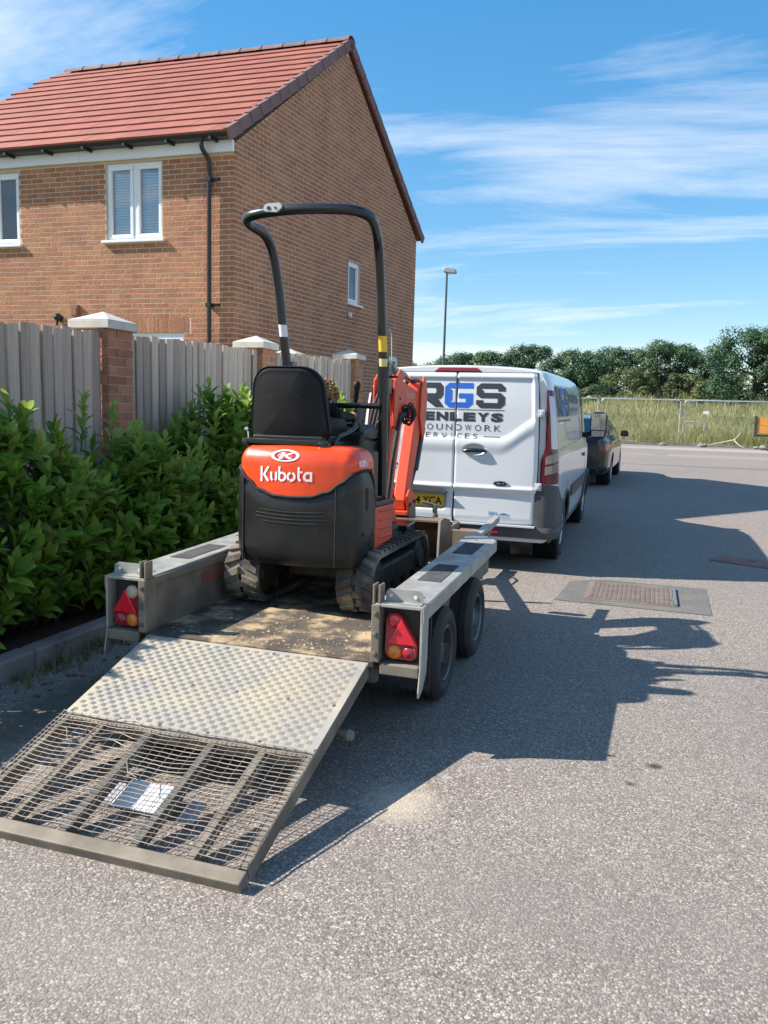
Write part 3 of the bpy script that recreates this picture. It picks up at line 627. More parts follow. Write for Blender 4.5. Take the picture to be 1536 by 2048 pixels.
# small fittings on the walls
b = MB(); c = hp(.012,3.80,3.30); b.lathe([(0,.05),(.05,.05),(.06,.03),(.06,0)], c, hu, 16); b.build('vent_outlet', mat('pale_vent', (.62,.60,.58), rough=.6), gable_wall, smooth=40)
b = MB(); hbox(b, -2.83,-2.70,-.07,-.01,2.86,3.04); hbox(b,-2.81,-2.72,-.075,-.069,2.88,3.0); b.build('air_vent', mat('terracotta_vent', (.26,.12,.07), rough=.8), front_wall, bevel=.005)
b = MB(); c = hp(-3.09,-.012,2.84); b.lathe([(0,-.02),(.05,-.02),(.06,.02),(.06,.07),(.02,.11),(0,.11)], c, (0,-1,.25), 14); b.tube([c+Vector((0,-.06,-.02)), c+Vector((.01,-.08,-.12))], .02, 8); b.build('wall_lamp', M_black_pl, front_wall, smooth=40)
# ------------------------------------------------------------------ garden wall pillars and board fence
M_cap = mat('cast_stone_cap', (0.62,0.58,0.50), (0.50,0.46,0.40), scale=6, rough=.85, bump=.2, bscale=90, bdist=.003, c3=(0.25,0.24,0.2), c3scale=9, c3pos=(.62,.85))
M_board = mat('weathered_fence_board', (0.56,0.455,0.36), (0.35,0.28,0.22), scale=3.0, rough=.9, stretch=(12,12,.8), bump=.4, bscale=14, bdist=.005, island=.22, c3=(0.10,0.09,0.085), c3scale=5.5, c3pos=(.66,.78))
M_pbrick = mat('pillar_brick', (0.42,0.195,0.105), (0.33,0.145,0.085), scale=3, rough=.9, bump=.8, bscale=30, bdist=.01, island=.2, pos='World')
bm_ = MB(); bm_.box(-.1075,.1075,-.005,.008,0,.065); brick_x = bm_.mesh('brick'); bm_ = MB(); bm_.box(-.005,.008,-.1075,.1075,0,.065); brick_y = bm_.mesh('brick')
bm_ = MB(); bm_.box(-.0488,.0488,-.005,.008,0,.065); brick_xh = bm_.mesh('brick'); bm_ = MB(); bm_.box(-.005,.008,-.0488,.0488,0,.065); brick_yh = bm_.mesh('brick')
def pillar(x1, y0, ztop, label, s=.40, full=True):
    """x1: road side of the cap, y0: near side of the cap"""
    x0 = x1-s; y1 = y0+s; e = .035; zb = zg(y0); t = thing('brick_pillar', label, 'pillar', ((x0+x1)/2,(y0+y1)/2,zb), group='capped brick pillars of the garden boundary')
    mb = MB(); mb.box(x0+e+.008,x1-e-.008,y0+e+.008,y1-e-.008,zb-.05,ztop-.07); core = mb.build('mortar_core', M_mortar, t)
    zt = ztop-.07; k = 0; z = zt-.068
    while z > (zb if full else 1.0):
        lay = [(-.1125+.0488+.055, 1),( .1125-.05, 0)] if k % 2 else [(-.0575,0),(.108,1)]
        for pos_, half in ([(-.0569,0),(.1069,1)] if k % 2 else [(.0569,0),(-.1069,1)]):
            for (me1, me2, lx_, ly_, dx, dy) in ((brick_x, brick_xh, (x0+x1)/2+pos_, y0+e+.006, 1, 0), (brick_y, brick_yh, x1-e-.006, (y0+y1)/2+pos_, 0, 1)):
                o = obj('brick', me2 if half else me1, M_pbrick); o.location = (lx_+(0 if dx else random.uniform(-.002,.002)), ly_, z)
                if dx: o.scale = (1,-1,1) if False else (1,1,1); o.location.y -= .006
                adopt(o, t)
        k += 1; z -= .075
    mb = MB(); mb.box(x0,x1,y0,y1,ztop-.07,ztop); mx, my = (x0+x1)/2, (y0+y1)/2
    mb.add([(x0,y0,ztop),(x1,y0,ztop),(x1,y1,ztop),(x0,y1,ztop),(mx,my,ztop+.085)], [(0,1,4),(1,2,4),(2,3,4),(3,0,4)])
    mb.build('coping_cap', M_cap, t, bevel=.008); return t
FX = -4.24
pillar(-4.19, 2.72, 2.13, 'brick boundary pillar nearest the camera, at the cut end of the board fence')
pillar(-4.19, 5.64, 2.19, 'brick pillar with pale cap between the two long fence panels')
pillar(-4.19, 8.42, 2.25, 'brick pillar with pale cap in line with the house corner')
pillar(-4.19, 11.5, 2.33, 'brick pillar with pale cap seen just right of the control lever')
pillar(-4.75, 10.55, 2.27, 'brick pillar whose pale cap shows above the fence behind it', full=False)
def fence(y0, y1, z0_, z1_, label):
    t = thing('board_fence_panel', label, 'fence panel', (FX-.1,(y0+y1)/2,zg(y0)), group='grey board fence panels between the pillars'); n_ = max(1, round((y1-y0)/.118)); w = (y1-y0)/n_
    me_cache = []
    for k in range(3): mb = MB(); ww = w*.5-.0055*(1+k*.35); mb.box(-.009,.009,-ww,ww,0,1); me_cache.append(mb.mesh('fence_board'))
    mb = MB(); mb.box(-.008,.008,-w*.34,w*.34,0,1); back_me = mb.mesh('fence_board')
    for i in range(1, n_):
        yb = y0+(y1-y0)*i/n_; zb = zg(yb)+.1; o = obj('fence_board', back_me, M_board); o.location = (FX-.088, yb, zb); o.scale = (1,1,z0_+(z1_-z0_)*i/n_-.03-zb+random.uniform(-.02,.01)); adopt(o, t)
    for i in range(n_):
        u = (i+.5)/n_; zt = z0_+(z1_-z0_)*u+random.uniform(-.014,.010); yb = y0+(y1-y0)*u; zb = zg(yb)+.1
        o = obj('fence_board', random.choice(me_cache), M_board); o.location = (FX-.062+random.uniform(-.005,.005), yb, zb); o.scale = (1,1,zt-zb); o.rotation_euler = (random.uniform(-.006,.006), random.uniform(-.004,.004), random.uniform(-.06,.06)); adopt(o, t)
    for z in (.45, 1.1, 1.75): mb = MB(); mb.box(FX-.150,FX-.100,y0,y1,z,z+.075); mb.build('fence_rail', M_board, t)
fence(3.14, 5.68, 2.02, 2.10, 'weathered grey board fence panel at the left edge, before the first capped pillar')
fence(6.03, 8.46, 2.11, 2.17, 'weathered grey board fence panel below the house downpipe, between capped pillars')
fence(8.83, 11.53, 2.17, 2.25, 'weathered grey board fence panel right of the excavator seat')
# ------------------------------------------------------------------ laurel hedge
M_laurel = mat('laurel_leaf', (0.100,0.220,0.020), (0.190,0.320,0.038), scale=2.5, rough=.45, island=.38, trans=.36, pos='World', spec=.3, c3=(0.20,0.22,0.05), c3scale=3.5, c3pos=(.60,.75))
M_laurel_new = mat('young_laurel_leaf', (0.24,0.36,0.055), (0.32,0.42,0.07), scale=3, rough=.38, island=.2, trans=.4, pos='World', spec=.45)
M_stem = mat('green_stem', (0.08,0.085,0.03), (0.06,0.05,0.025), scale=9, rough=.8)
LT = []                                             # leaf outline: along, half width, lift
for t_, w_, z_ in ((0,.003,0),(.25,.018,.004),(.55,.027,.004),(.82,.020,-.003),(1.0,.002,-.012)): LT.append((t_*.135, w_, z_))
leaf_v = []; leaf_f = []
for i, (a, w, z) in enumerate(LT): leaf_v += [(a,-w,z+w*.35),(a,0,z),(a,w,z+w*.35)]
for i in range(len(LT)-1):
    for j in range(2): leaf_f.append((i*3+j, (i+1)*3+j, (i+1)*3+j+1, i*3+j+1))
lb = MB(); lb.add(leaf_v, leaf_f); leaf_me = lb.mesh('leaf', smooth=80, fixn=False); leaf_me.materials.append(M_laurel)
lb = MB(); lb.add(leaf_v, leaf_f); leaf_me2 = lb.mesh('leaf', smooth=80, fixn=False); leaf_me2.materials.append(M_laurel_new)
def shoot(p, d, n_, ln, s, leaves, stems, young=False):
    p, d = Vector(p), Vector(d).normalized(); stems.append((p-d*ln, p))
    ph = random.uniform(0,6.28); a = d.orthogonal().normalized(); c = d.cross(a)
    for k in range(n_):
        f = k/max(1,n_-1); base = p-d*ln*(1-f)*.9; ang = ph+k*2.4; tilt = R(62-38*f+random.uniform(-10,10))
        rad = a*math.cos(ang)+c*math.sin(ang); ld = (d*math.cos(tilt)+rad*math.sin(tilt)).normalized()
        ld.z -= .10*(1-f); ld.normalize(); nn = (d-ld*d.dot(ld)).normalized(); sd_ = nn.cross(ld)
        sc_ = s*random.uniform(.55,1.2)*(1-.3*f)
        m_ = Matrix(((ld.x*sc_,sd_.x*sc_,nn.x*sc_,base.x),(ld.y*sc_,sd_.y*sc_,nn.y*sc_,base.y),(ld.z*sc_,sd_.z*sc_,nn.z*sc_,base.z),(0,0,0,1)))
        leaves.append((m_, young and f > .35))
hedge_top = lambda y: 1.26+.13*math.sin(y*2.1+.6)+.10*math.sin(y*4.7+1)-.16*math.exp(-((y-5.9)/.5)**2)+.22*max(0,min(1,(y-6.3)/.6))-.55*max(0,(2.6-y))
tall = [(-3.75,4.05,1.50),(-3.82,4.85,1.55),(-3.70,5.02,1.46),(-3.85,4.25,1.40),(-3.6,5.15,1.36),(-3.78,6.85,1.66),(-3.7,7.15,1.55),(-3.62,6.35,1.42),(-3.75,3.6,1.44),(-3.55,5.45,1.25),(-3.42,5.75,1.18)]
bush_y = [1.75+.83*i for i in range(11)]; singles = 0
wh = ['out of frame beside the ramp', 'at the left edge beside the ramp', 'at the left edge before the fence', 'below the first fence panel', 'below the first capped pillar', 'right of the first capped pillar, low topped', 'left of the excavator seat', 'tall topped, touching the excavator seat', 'behind the excavator', 'hidden behind the excavator boom', 'behind the excavator bucket']
LAST_Y = 9.6
all_bush = []
for bi, by in enumerate(bush_y):
    if by > LAST_Y: break
    leaves, stems = [], []
    for k in range(118):
        y = by+random.uniform(-.48,.48); ht = hedge_top(y); a = random.uniform(-.35,1.0); th = a*1.5708
        # points over the rounded road side and top of the hedge
        if random.random() < .62:
            zf = random.random()**.8; z = .20+zf*(ht-.25); bulge = math.sin(math.pi*min(1,.25+.7*zf))**.6; x = -3.86+.50*bulge+random.uniform(-.12,.05); d = Vector((random.uniform(.15,.95), random.uniform(-.55,.45), random.uniform(.5,1.1)))
        else:
            x = random.uniform(-4.12,-3.45); z = ht-.28*max(0,(x+3.7)/.3)**2+random.uniform(-.22,.07); d = Vector((random.uniform(-.2,.5), random.uniform(-.4,.35), 1))
        young = z > ht-.25 and random.random() < .5
        shoot((x,y,z+zg(y)), d, random.randint(8,13), random.uniform(.13,.24), random.uniform(1.05,1.45), leaves, stems, young)
    for x, y, z in tall:
        if abs(y-by) < .415: shoot((x,y,z), (random.uniform(-.1,.15), random.uniform(-.15,.1), 1), 18, .36, 1.2, leaves, stems, True)
    for k in range(45):                               # inner leaves make it dense
        y = by+random.uniform(-.45,.45); shoot((random.uniform(-4.05,-3.62), y, random.uniform(.2,hedge_top(y)-.15)), (random.uniform(-.5,1),random.uniform(-.5,.5),.8), 9, .2, 1.15, leaves, stems)
    t = thing('laurel_bush', 'glossy green laurel bush of the hedge '+wh[bi], 'bush', (-3.75,by,zg(by)+.08), group='laurel bushes of the hedge')
    mb = MB()
    for p, q in stems: mb.tube([p-Vector((0,0,.02)), q], [.006,.003], 5, cap=False)
    for k in range(6): mb.tube([(-3.8+.05*k-.12, by+.03*k-.08, .05),(-3.85+.08*k-.1, by+.16*k-.4, .6),(-3.9+.1*k-.1, by+.2*k-.5, 1.0)], [.016,.011,.006], 6)
    mb.build('stems', M_stem, t, smooth=60)
    leaves.sort(key=lambda q: -(q[0][0][3]*1.2+q[0][2][3]*.5))   # the ones that stand out to the road and the top first
    quota = {1:20,2:50,3:60,4:60,5:50,6:40,7:20}.get(bi, 0)
    f1, f2 = MB(), MB()
    for i, (m_, yg) in enumerate(leaves):
        if i < quota:
            o = obj('leaf', leaf_me2 if yg else leaf_me, None); o.matrix_basis = m_; adopt(o, t)
        else: (f2 if yg else f1).add([m_ @ Vector(v) for v in leaf_v], leaf_f)
    stuff(f1.build('foliage', M_laurel, t, smooth=80, fixn=False))
    if f2.v: stuff(f2.build('young_foliage', M_laurel_new, t, smooth=80, fixn=False))

# ------------------------------------------------------------------ plant trailer
M_alu = mat('worn_galvanised', (0.44,0.43,0.395), (0.32,0.31,0.285), scale=7, rough=.5, metal=.35, rvar=.15, c3=(0.26,0.22,0.16), c3scale=3, c3pos=(.56,.75))
M_alu_d = mat('dirty_galvanised', (0.235,0.20,0.155), (0.15,0.125,0.095), scale=6, rough=.7, metal=.15, c3=(0.20,0.10,0.06), c3scale=4, c3pos=(.6,.8))
M_plate = mat('tread_plate', (0.52,0.44,0.31), (0.36,0.34,0.31), scale=3.2, rough=.5, metal=.3, rvar=.16, c3=(0.30,0.30,0.31), c3scale=5, c3pos=(.56,.72), pos='World')
M_bar = mat('tread_bar', (0.60,0.53,0.41), (0.48,0.44,0.38), scale=3, rough=.45, metal=.2, pos='World')
M_deck = mat('muddy_deck', (0.055,0.045,0.036), (0.10,0.078,0.055), scale=9, rough=.9, bump=.5, bscale=40, bdist=.008, c3=(0.42,0.31,0.18), c3scale=5.5, c3pos=(.47,.66), pos='World')
M_steel_d = mat('dark_grubby_steel', (0.10,0.095,0.085), (0.16,0.145,0.12), scale=10, rough=.65, metal=.3)
M_wire = mat('mesh_wire', (0.27,0.245,0.215), (0.20,0.15,0.115), scale=12, rough=.55, metal=.35, pos='World')
M_grip = mat('grip_tape', (0.045,0.045,0.05), (0.08,0.078,0.075), scale=14, rough=.95, bump=.6, bscale=200, bdist=.004, c3=(0.22,0.20,0.18), c3scale=9, c3pos=(.66,.8))
M_rust_red = mat('rust_red_paint', (0.30,0.10,0.065), (0.22,0.085,0.06), scale=8, rough=.7)
def lens_mat(name, c, rough=.2, em=0):
    m = mat(name, c, tuple(q*.8 for q in c), scale=60, rough=rough, bump=.25, bscale=300, bdist=.002, coat=.5); return m
M_red = lens_mat('red_lens', (0.55,0.012,0.022)); M_red2 = lens_mat('red_reflector', (0.75,0.012,0.035)); M_amb = lens_mat('amber_lens', (0.80,0.22,0.015)); M_clr = lens_mat('clear_lens', (0.48,0.42,0.32)); M_dred = lens_mat('dark_red_lens', (0.33,0.015,0.03))
XL, XR, YR, YF, ZD = -2.315, -1.115, 3.36, 5.93, .40
tr = thing('plant_trailer', 'galvanised twin axle plant trailer with its ramp down behind the van', 'trailer', ((XL+XR)/2, 4.6, 0))
b = MB(); b.box(XL,XR,YR,YF,ZD-.03,ZD); deck = b.build('deck', M_deck, tr, bevel=.004)
b = MB()
for x in (XL+.12, (XL+XR)/2, XR-.12): b.box(x-.03,x+.03,YR+.02,YF,ZD-.13,ZD-.031)
for y in (YR+.03,4.0,4.7,5.4,YF-.06): b.box(XL,XR,y,y+.05,ZD-.11,ZD-.0312)
b.build('chassis', M_steel_d, tr)
for sgn, X in ((-1,XL), (1,XR)):
    b = MB(); x0, x1 = sorted((X, X+sgn*.035)); b.box(x0,x1,YR+.09,YF,ZD-.06,.655); w = b.build('side_wall', M_alu_d, tr, bevel=.004)
    b = MB(); x0, x1 = sorted((X-sgn*.012, X+sgn*.045)); b.box(x0,x1,YR+.09,YF,.625,.668); b.build('top_rail', M_alu_d, w, bevel=.008)
    b = MB(); x0, x1 = sorted((X-sgn*.004, X+sgn*.001)); b.box(x0,x1,3.9,5.7,.535,.60); b.build('painted_rail', M_rust_red, w)
    # flat mudguard top: rear end square, front end cut back on the outside
    Xo = X+sgn*.225; zr, zf_ = .655, .700; zz_ = lambda y: zr+(zf_-zr)*(y-YR)/(5.5-YR)
    b = MB(); out = [(X+sgn*.002,YR),(Xo,YR),(Xo,5.14),(X+sgn*.002,5.50)]
    b.prism(out, lambda a, c_, d: (a, c_, zz_(c_)+d), .0, .016); mg = b.build('mudguard_top', M_alu, tr, bevel=.003)
    b = MB(); x0, x1 = sorted((Xo-sgn*.004, Xo+sgn*.003)); b.add([(x0,YR,zz_(YR)-.055),(x1,YR,zz_(YR)-.055),(x1,5.14,zz_(5.14)-.05),(x0,5.14,zz_(5.14)-.05),(x0,YR,zz_(YR)+.013),(x1,YR,zz_(YR)+.013),(x1,5.14,zz_(5.14)+.013),(x0,5.14,zz_(5.14)+.013)], [(0,3,2,1),(4,5,6,7),(0,1,5,4),(1,2,6,5),(2,3,7,6),(3,0,4,7)]); b.build('edge_lip', M_alu, mg)
    b = MB(); b.add([(Xo,5.14,zz_(5.14)-.05),(X+sgn*.01,5.50,zz_(5.5)-.05),(X+sgn*.01,5.50,zz_(5.5)+.012),(Xo,5.14,zz_(5.14)+.012),(Xo,5.135,zz_(5.14)-.05),(X+sgn*.01,5.495,zz_(5.5)-.05),(X+sgn*.01,5.495,zz_(5.5)+.012),(Xo,5.135,zz_(5.14)+.012)], [(0,1,2,3),(7,6,5,4),(0,4,5,1),(3,2,6,7)]); b.build('front_lip', M_alu, mg)
    for y0, y1 in ((3.86,4.28),(4.62,4.98)):
        b = MB(); b.prism([(X+sgn*.055,y0),(X+sgn*.175,y0),(X+sgn*.175,y1),(X+sgn*.055,y1)], lambda a, c_, d: (a, c_, zz_(c_)+d), .014, .019); b.build('grip_pad', M_grip, mg)
    for (dx, y) in ((.05,3.52),(.12,3.55),(.18,3.53),(.10,5.1)):
        b = MB(); b.lathe([(0,.005),(.006,.004),(.009,0)], (X+sgn*dx, y, zz_(y)+.016), (0,0,1), 8); b.build('rivet', M_steel_d, mg)
    # upright angle bracket on the rear end of the top
    b = MB(); b.prism([(.035,0),(.21,0),(.205,.05),(.185,.06),(.05,.06),(.035,.045)], lambda a, c_, d: (X+sgn*a, YR+.055+d, zz_(YR)+.016+c_), -.003, .003); b.prism([(.03,0),(.21,0),(.21,.05),(.03,.05)], lambda a, c_, d: (X+sgn*a, YR+.01+c_, zz_(YR)+.017+d), 0, .004); br = b.build('ramp_stop_bracket', M_alu, tr)
    for a in (.06,.175): b = MB(); b.lathe([(0,.0045),(.008,.0045),(.008,0)], (X+sgn*a, YR+.052, zz_(YR)+.046), (0,-1,0), 10); b.build('bolt_hole', mat('bright_hole',(.75,.73,.68),rough=.6), br)
    # rear post with slotted head and bolts
    x0, x1 = sorted((X-sgn*.012, X+sgn*.028)); b = MB(); b.box(x0,x1,YR-.01,YR+.09,ZD-.0,.665); xs = (x0, x0+.012), (x1-.012, x1)
    for a0, a1 in xs: b.box(a0,a1,YR+.0,YR+.06,.6655,.755)
    b.box(x0+.0125,x1-.0125,YR+.02,YR+.05,.6655,.72); po = b.build('rear_post', M_alu_d, tr, bevel=.004)
    for z in (.44,.53,.625): b = MB(); b.lathe([(0,.012),(.010,.010),(.013,0)], ((x0+x1)/2, YR-.009, z), (0,-1,0), 8); b.build('bolt', M_steel_d, po, smooth=40)
    # light box: dark recess with frame, hook edge and step
    xa, xb = sorted((X+sgn*.03, Xo-sgn*.012)); b = MB(); b.box(xa,xb,YR+.07,YR+.085,.40,zr-.002); b.build('light_board', mat('black_board',(.02,.02,.02),(.035,.03,.03),scale=20,rough=.6), tr)
    b = MB(); b.prism([(.0,.40),(.012,.40),(.012,.655),(.0,.655)], lambda a, c_, d: (Xo-sgn*.012+sgn*a, YR+.0+d, c_), 0, .10); b.prism([(YR+.0,.40),(YR+.10,.40),(YR+.10,.35),(YR+.04,.285),(YR-.02,.262),(YR-.025,.29)], lambda a, c_, d: (Xo-sgn*.010+sgn*d, a, c_), 0, .008); b.build('side_plate', M_alu, tr, bevel=.002)
    b = MB(); b.box(xa,xb,YR-.005,YR+.09,.345,.398); b.build('rear_step', M_alu_d, tr, bevel=.006)
    # triangle lamp cluster: round over the inner corner, triangle reflector, two rounds below
    tl_ = lambda a: X+sgn*(.045+a) ; yl = YR+.055
    lamp = MB(); poly = [(0.0,.03),(.0,.17)]+arc((.042,.172),.042,180,30,8)+[(.15,.07),(.15,.03)]+arc((.12,.03),.03,0,-90,4)+arc((.03,.03),.03,-90,-180,4); lamp.prism(poly, lambda a, c_, d: (tl_(a), yl+d, .415+c_), -.030, .02); lm = lamp.build('tail_light', M_dred if sgn > 0 else M_dred, tr, bevel=.006)
    q = MB(); q.prism([(.010,.072),(.146,.072),(.078,.190)], lambda a, c_, d: (tl_(a), yl+d, .415+c_), -.042, -.028); q.build('triangle_reflector', M_red2, lm, bevel=.004)
    for a, c_, m_, r_ in ((.043,.034,M_amb,.034),(.114,.034,M_dred,.034),(.043,.177,(M_red if sgn > 0 else M_clr),.035)):
        q = MB(); q.lathe([(0,.014),(r_*.6,.012),(r_*.95,.004),(r_,0)], (tl_(a), yl-.029, .415+c_), (0,-1,0), 20); q.build('round_lens', m_, lm, smooth=50)
# drawbar to the van
b = MB(); b.bar(((XL+.1),YF-.1,.36),(-1.74,7.2,.40),.06,.08); b.bar((XR-.1,YF-.1,.36),(-1.70,7.2,.40),.06,.08); b.bar((-1.72,6.9,.42),(-1.72,7.62,.44),.07,.07); b.build('drawbar', M_alu_d, tr, bevel=.006)
b = MB(); b.box(XL-.03,XR+.03,YF+.001,YF+.04,ZD-.06,.64); b.build('headboard', M_alu_d, tr, bevel=.004)
b = MB(); b.bar((XR+.02,5.55,.66),(XR+.02,YF+.35,.70),.05,.05); b.build('side_arm', M_alu, tr, bevel=.004)
b = MB(); b.tube([(-1.60,6.3,.2),(-1.60,6.3,.70)], .028, 12); b.tube([(-1.60,6.3,.70),(-1.60,6.3,.78)], .02, 10); b.tube([(-1.60,6.3,.775),(-1.70,6.26,.80)], .012, 8); b.build('jockey_post', M_alu_d, tr, smooth=50)
b = MB(); b.lathe([(.03,-.025),(.09,-.03),(.10,0),(.09,.03),(.03,.025)], (-1.60,6.34,.12), (1,0,0), 20); b.build('jockey_wheel', M_rubber, tr, smooth=40)
b = MB(); b.tube([(-1.33,6.05,.60),(-1.13,6.05,.60)], .04, 14); b.build('ratchet_drum', mat('rust',(.20,.09,.06),(.28,.15,.10),scale=14,rough=.85), tr, smooth=50)
# wheels
M_tyre = mat('tyre_rubber', (0.020,0.020,0.021), (0.036,0.034,0.032), scale=10, rough=.75, bump=.15, bscale=60, bdist=.003)
M_rim = mat('rim_steel', (0.13,0.125,0.115), (0.08,0.072,0.062), scale=9, rough=.5, metal=.45, c3=(0.20,0.11,0.07), c3scale=6, c3pos=(.55,.75))
def wheel(parent, c, sgn, r=.25, w=.16, rr=.15, rim=None, holes=5, local=False, name='wheel', tyre=None, spokes=0):
    c = Vector(c); ax = Vector((sgn,0,0))
    b = MB(); h = w/2
    b.lathe([(rr,-h*.8),(rr+.02,-h),(r-.05,-h*1.03),(r-.015,-h*.86),(r,-h*.6),(r,-h*.14),(r-.008,-h*.11),(r-.008,h*.11),(r,h*.14),(r,h*.6),(r-.015,h*.86),(r-.05,h*1.03),(rr+.02,h),(rr,h*.8)], c, ax, 40)
    wh_ = b.build(name, tyre or M_tyre, parent, smooth=35, local=local)
    b = MB(); b.lathe([(rr+.002,h*.85),(rr-.006,h*.92),(rr-.016,h*.85),(rr-.02,h*.3),(rr*.72,h*.18),(rr*.62,h*.42),(rr*.42,h*.5),(rr*.36,h*.62),(rr*.2,h*.66),(0,h*.66)], c, ax, 32)
    b.lathe([(rr+.002,-h*.85),(rr-.02,-h*.5),(0,-h*.2)], c, ax, 24)
    rm_ = b.build('rim', rim or M_rim, wh_, smooth=35, local=local)
    u, v = Vector((0,1,0)), Vector((0,0,1))
    for k in range(holes):
        a = 2*math.pi*k/holes+.3; q = c+ax*(h*.52)+(u*math.cos(a)+v*math.sin(a))*rr*.52
        b = MB(); b.lathe([(0,.016),(.008,.014),(.010,0)], q, ax, 8); b.build('wheel_nut', M_steel_d, wh_, local=local)
    for k in range(spokes):
        a = 2*math.pi*k/spokes; d = u*math.cos(a)+v*math.sin(a); t2 = ax.cross(d)
        b = MB(); b.obox(c+ax*(h*.80)+d*rr*.56, d*rr*.40, t2*rr*.085, ax*h*.07); b.build('spoke', rim or M_rim, wh_, bevel=.006, local=local)
    return wh_
M_rim_b = mat('pale_green_rim', (0.17,0.23,0.225), (0.10,0.105,0.10), scale=7, rough=.5, metal=.3, c3=(0.16,0.10,0.07), c3scale=6, c3pos=(.6,.8))
for sgn, X in ((1,-1.025), (-1,-2.405)):
    wheel(tr, (X,4.10,.25), sgn); wheel(tr, (X,4.91,.25), sgn, rim=M_rim_b)
    b = MB(); b.box(*sorted((X-.06*sgn, X+.085*sgn)),3.70,3.715,.17,.60); b.build('mudflap', MATS['black_board'], tr)
b = MB(); b.tube([(-2.35,4.10,.25),(-1.08,4.10,.25)], .03, 8); b.build('axle', M_steel_d, tr); b = MB(); b.tube([(-2.35,4.91,.25),(-1.08,4.91,.25)], .03, 8); b.build('axle', M_steel_d, tr)
# ramp
RS0 = Vector((XL+.025, YR-.012, ZD-.008)); RS1 = Vector((XL+.025, 2.15, .045)); rdir = (RS1-RS0); RL = rdir.length; rdir.normalize(); rn = Vector((0,-rdir.z,rdir.y)); rn = rn if rn.z > 0 else -rn; RW = (XR-.02)-(XL+.025)
def rp(a, s_, h): return RS0+Vector((a,0,0))+rdir*s_+rn*h
def rbox(mb, a0, a1, s0, s1, h0, h1):
    return mb.add([rp(a,s_,h) for h in (h0,h1) for a, s_ in ((a0,s0),(a1,s0),(a1,s1),(a0,s1))], [(0,3,2,1),(4,5,6,7),(0,1,5,4),(1,2,6,5),(2,3,7,6),(3,0,4,7)])
rmat = M_alu_d; SP = .635
b = MB(); rbox(b, 0,.04,0,RL-.045,-.07,-.006); rbox(b, RW-.04,RW,0,RL-.045,-.07,-.006); rbox(b,.0401,RW-.0401,.0,.04,-.065,-.008); rbox(b,.0401,RW-.0401,SP-.02,SP+.02,-.06,-.008)
ramp = b.build('ramp', M_alu_d, tr, bevel=.004)
b = MB(); rbox(b, -.004,RW+.004,RL-.035,RL+.022,-.065,-.002); b.build('ramp_toe', M_alu_d, ramp, bevel=.005)
for a in (.20,.43,.72,.94):
    b = MB(); rbox(b, a-.017,a+.017,SP+.02,RL-.045,-.062,-.014); b.build('ramp_bar', M_steel_d if a not in (.20,.94) else M_alu_d, ramp, bevel=.003)
b = MB(); rbox(b,.0401,RW-.0401,.30,.33,-.06,-.01); b.build('ramp_bar', M_steel_d, ramp)
b = MB(); rbox(b, .002,RW-.002,-.005,SP,-.006,.0); tp = b.build('tread_plate', M_plate, tr)
bars = MB(); G_ = .0262; nb = 0
for i in range(int((RW-.03)/G_)):
    for j in range(int((SP-.03)/G_)):
        c0, c1 = .02+(i+.5)*G_, .012+(j+.5)*G_
        fl = (i+j) % 2
        for k in range(5):
            o_ = (k-2)*.0049; ln_ = .0122
            if fl: p, q = (c0-ln_, c1+o_), (c0+ln_, c1+o_); w_ = (0,.0017)
            else: p, q = (c0+o_, c1-ln_), (c0+o_, c1+ln_); w_ = (.0017,0)
            m0 = ((p[0]+q[0])/2, (p[1]+q[1])/2)
            bars.add([rp(p[0],p[1],.0003), rp(m0[0]-w_[0],m0[1]-w_[1],.0003), rp(q[0],q[1],.0003), rp(m0[0]+w_[0],m0[1]+w_[1],.0003), rp(p[0]*.6+m0[0]*.4,p[1]*.6+m0[1]*.4,.0017), rp(q[0]*.6+m0[0]*.4,q[1]*.6+m0[1]*.4,.0017)],
                     [(0,1,5,4)[:3]+(4,) if False else (0,1,4),(1,5,4),(1,2,5),(2,3,5),(3,4,5),(3,0,4)])
stuff(bars.build('tread_bars', M_bar, tp, smooth=40))
for a in (.02,.25,.45,.68,.9,RW-.02):
    for s_ in (.02,.33,SP-.02):
        b = MB(); b.lathe([(0,.004),(.006,.003),(.008,0)], rp(a+random.uniform(-.02,.02)*(0 < a < RW), s_, .0), rn, 8); b.build('plate_screw', M_steel_d, tp)
# sagging wire mesh on the lower half
def sag(a, s_):
    u = (s_-SP)/(RL-.04-SP); bars_ = min(abs(a-q) for q in (.0,.20,.43,.72,.94,RW)); return -.008*min(1,bars_/.09)**.8*math.sin(math.pi*min(1,max(0,u)))**.5
n1_, n2_ = 27, 25
ja = [random.uniform(-.004,.004) for _ in range(40)]
for i in range(n1_+1):
    a = RW*i/n1_; b = MB()
    b.tube([rp(a+ja[i]*math.sin(k*.9)+.002*math.sin(k*1.7+i), SP-.012+(RL-.03-SP)*k/16, .005+sag(a, SP+(RL-.04-SP)*k/16)) for k in range(17)], .0017 if 0 < i < n1_ else .0035, 5); b.build('mesh_wire', M_wire, ramp, smooth=60)
for j in range(n2_+1):
    s0 = SP+(RL-.05-SP)*j/n2_; b = MB(); bend = random.choice((0,0,0,.012)) if j < 8 else 0; ph = random.uniform(0,6)
    b.tube([rp(RW*k/48, s0+.003*math.sin(k*.6+ph)+bend*math.exp(-((k-14)/5)**2)*math.sin(k*.8), .009+sag(RW*k/48, s0)+.0007*(-1)**k+bend*.5*math.exp(-((k-14)/5)**2)) for k in range(49)], .0019, 5); b.build('mesh_wire', M_wire, ramp, smooth=60)
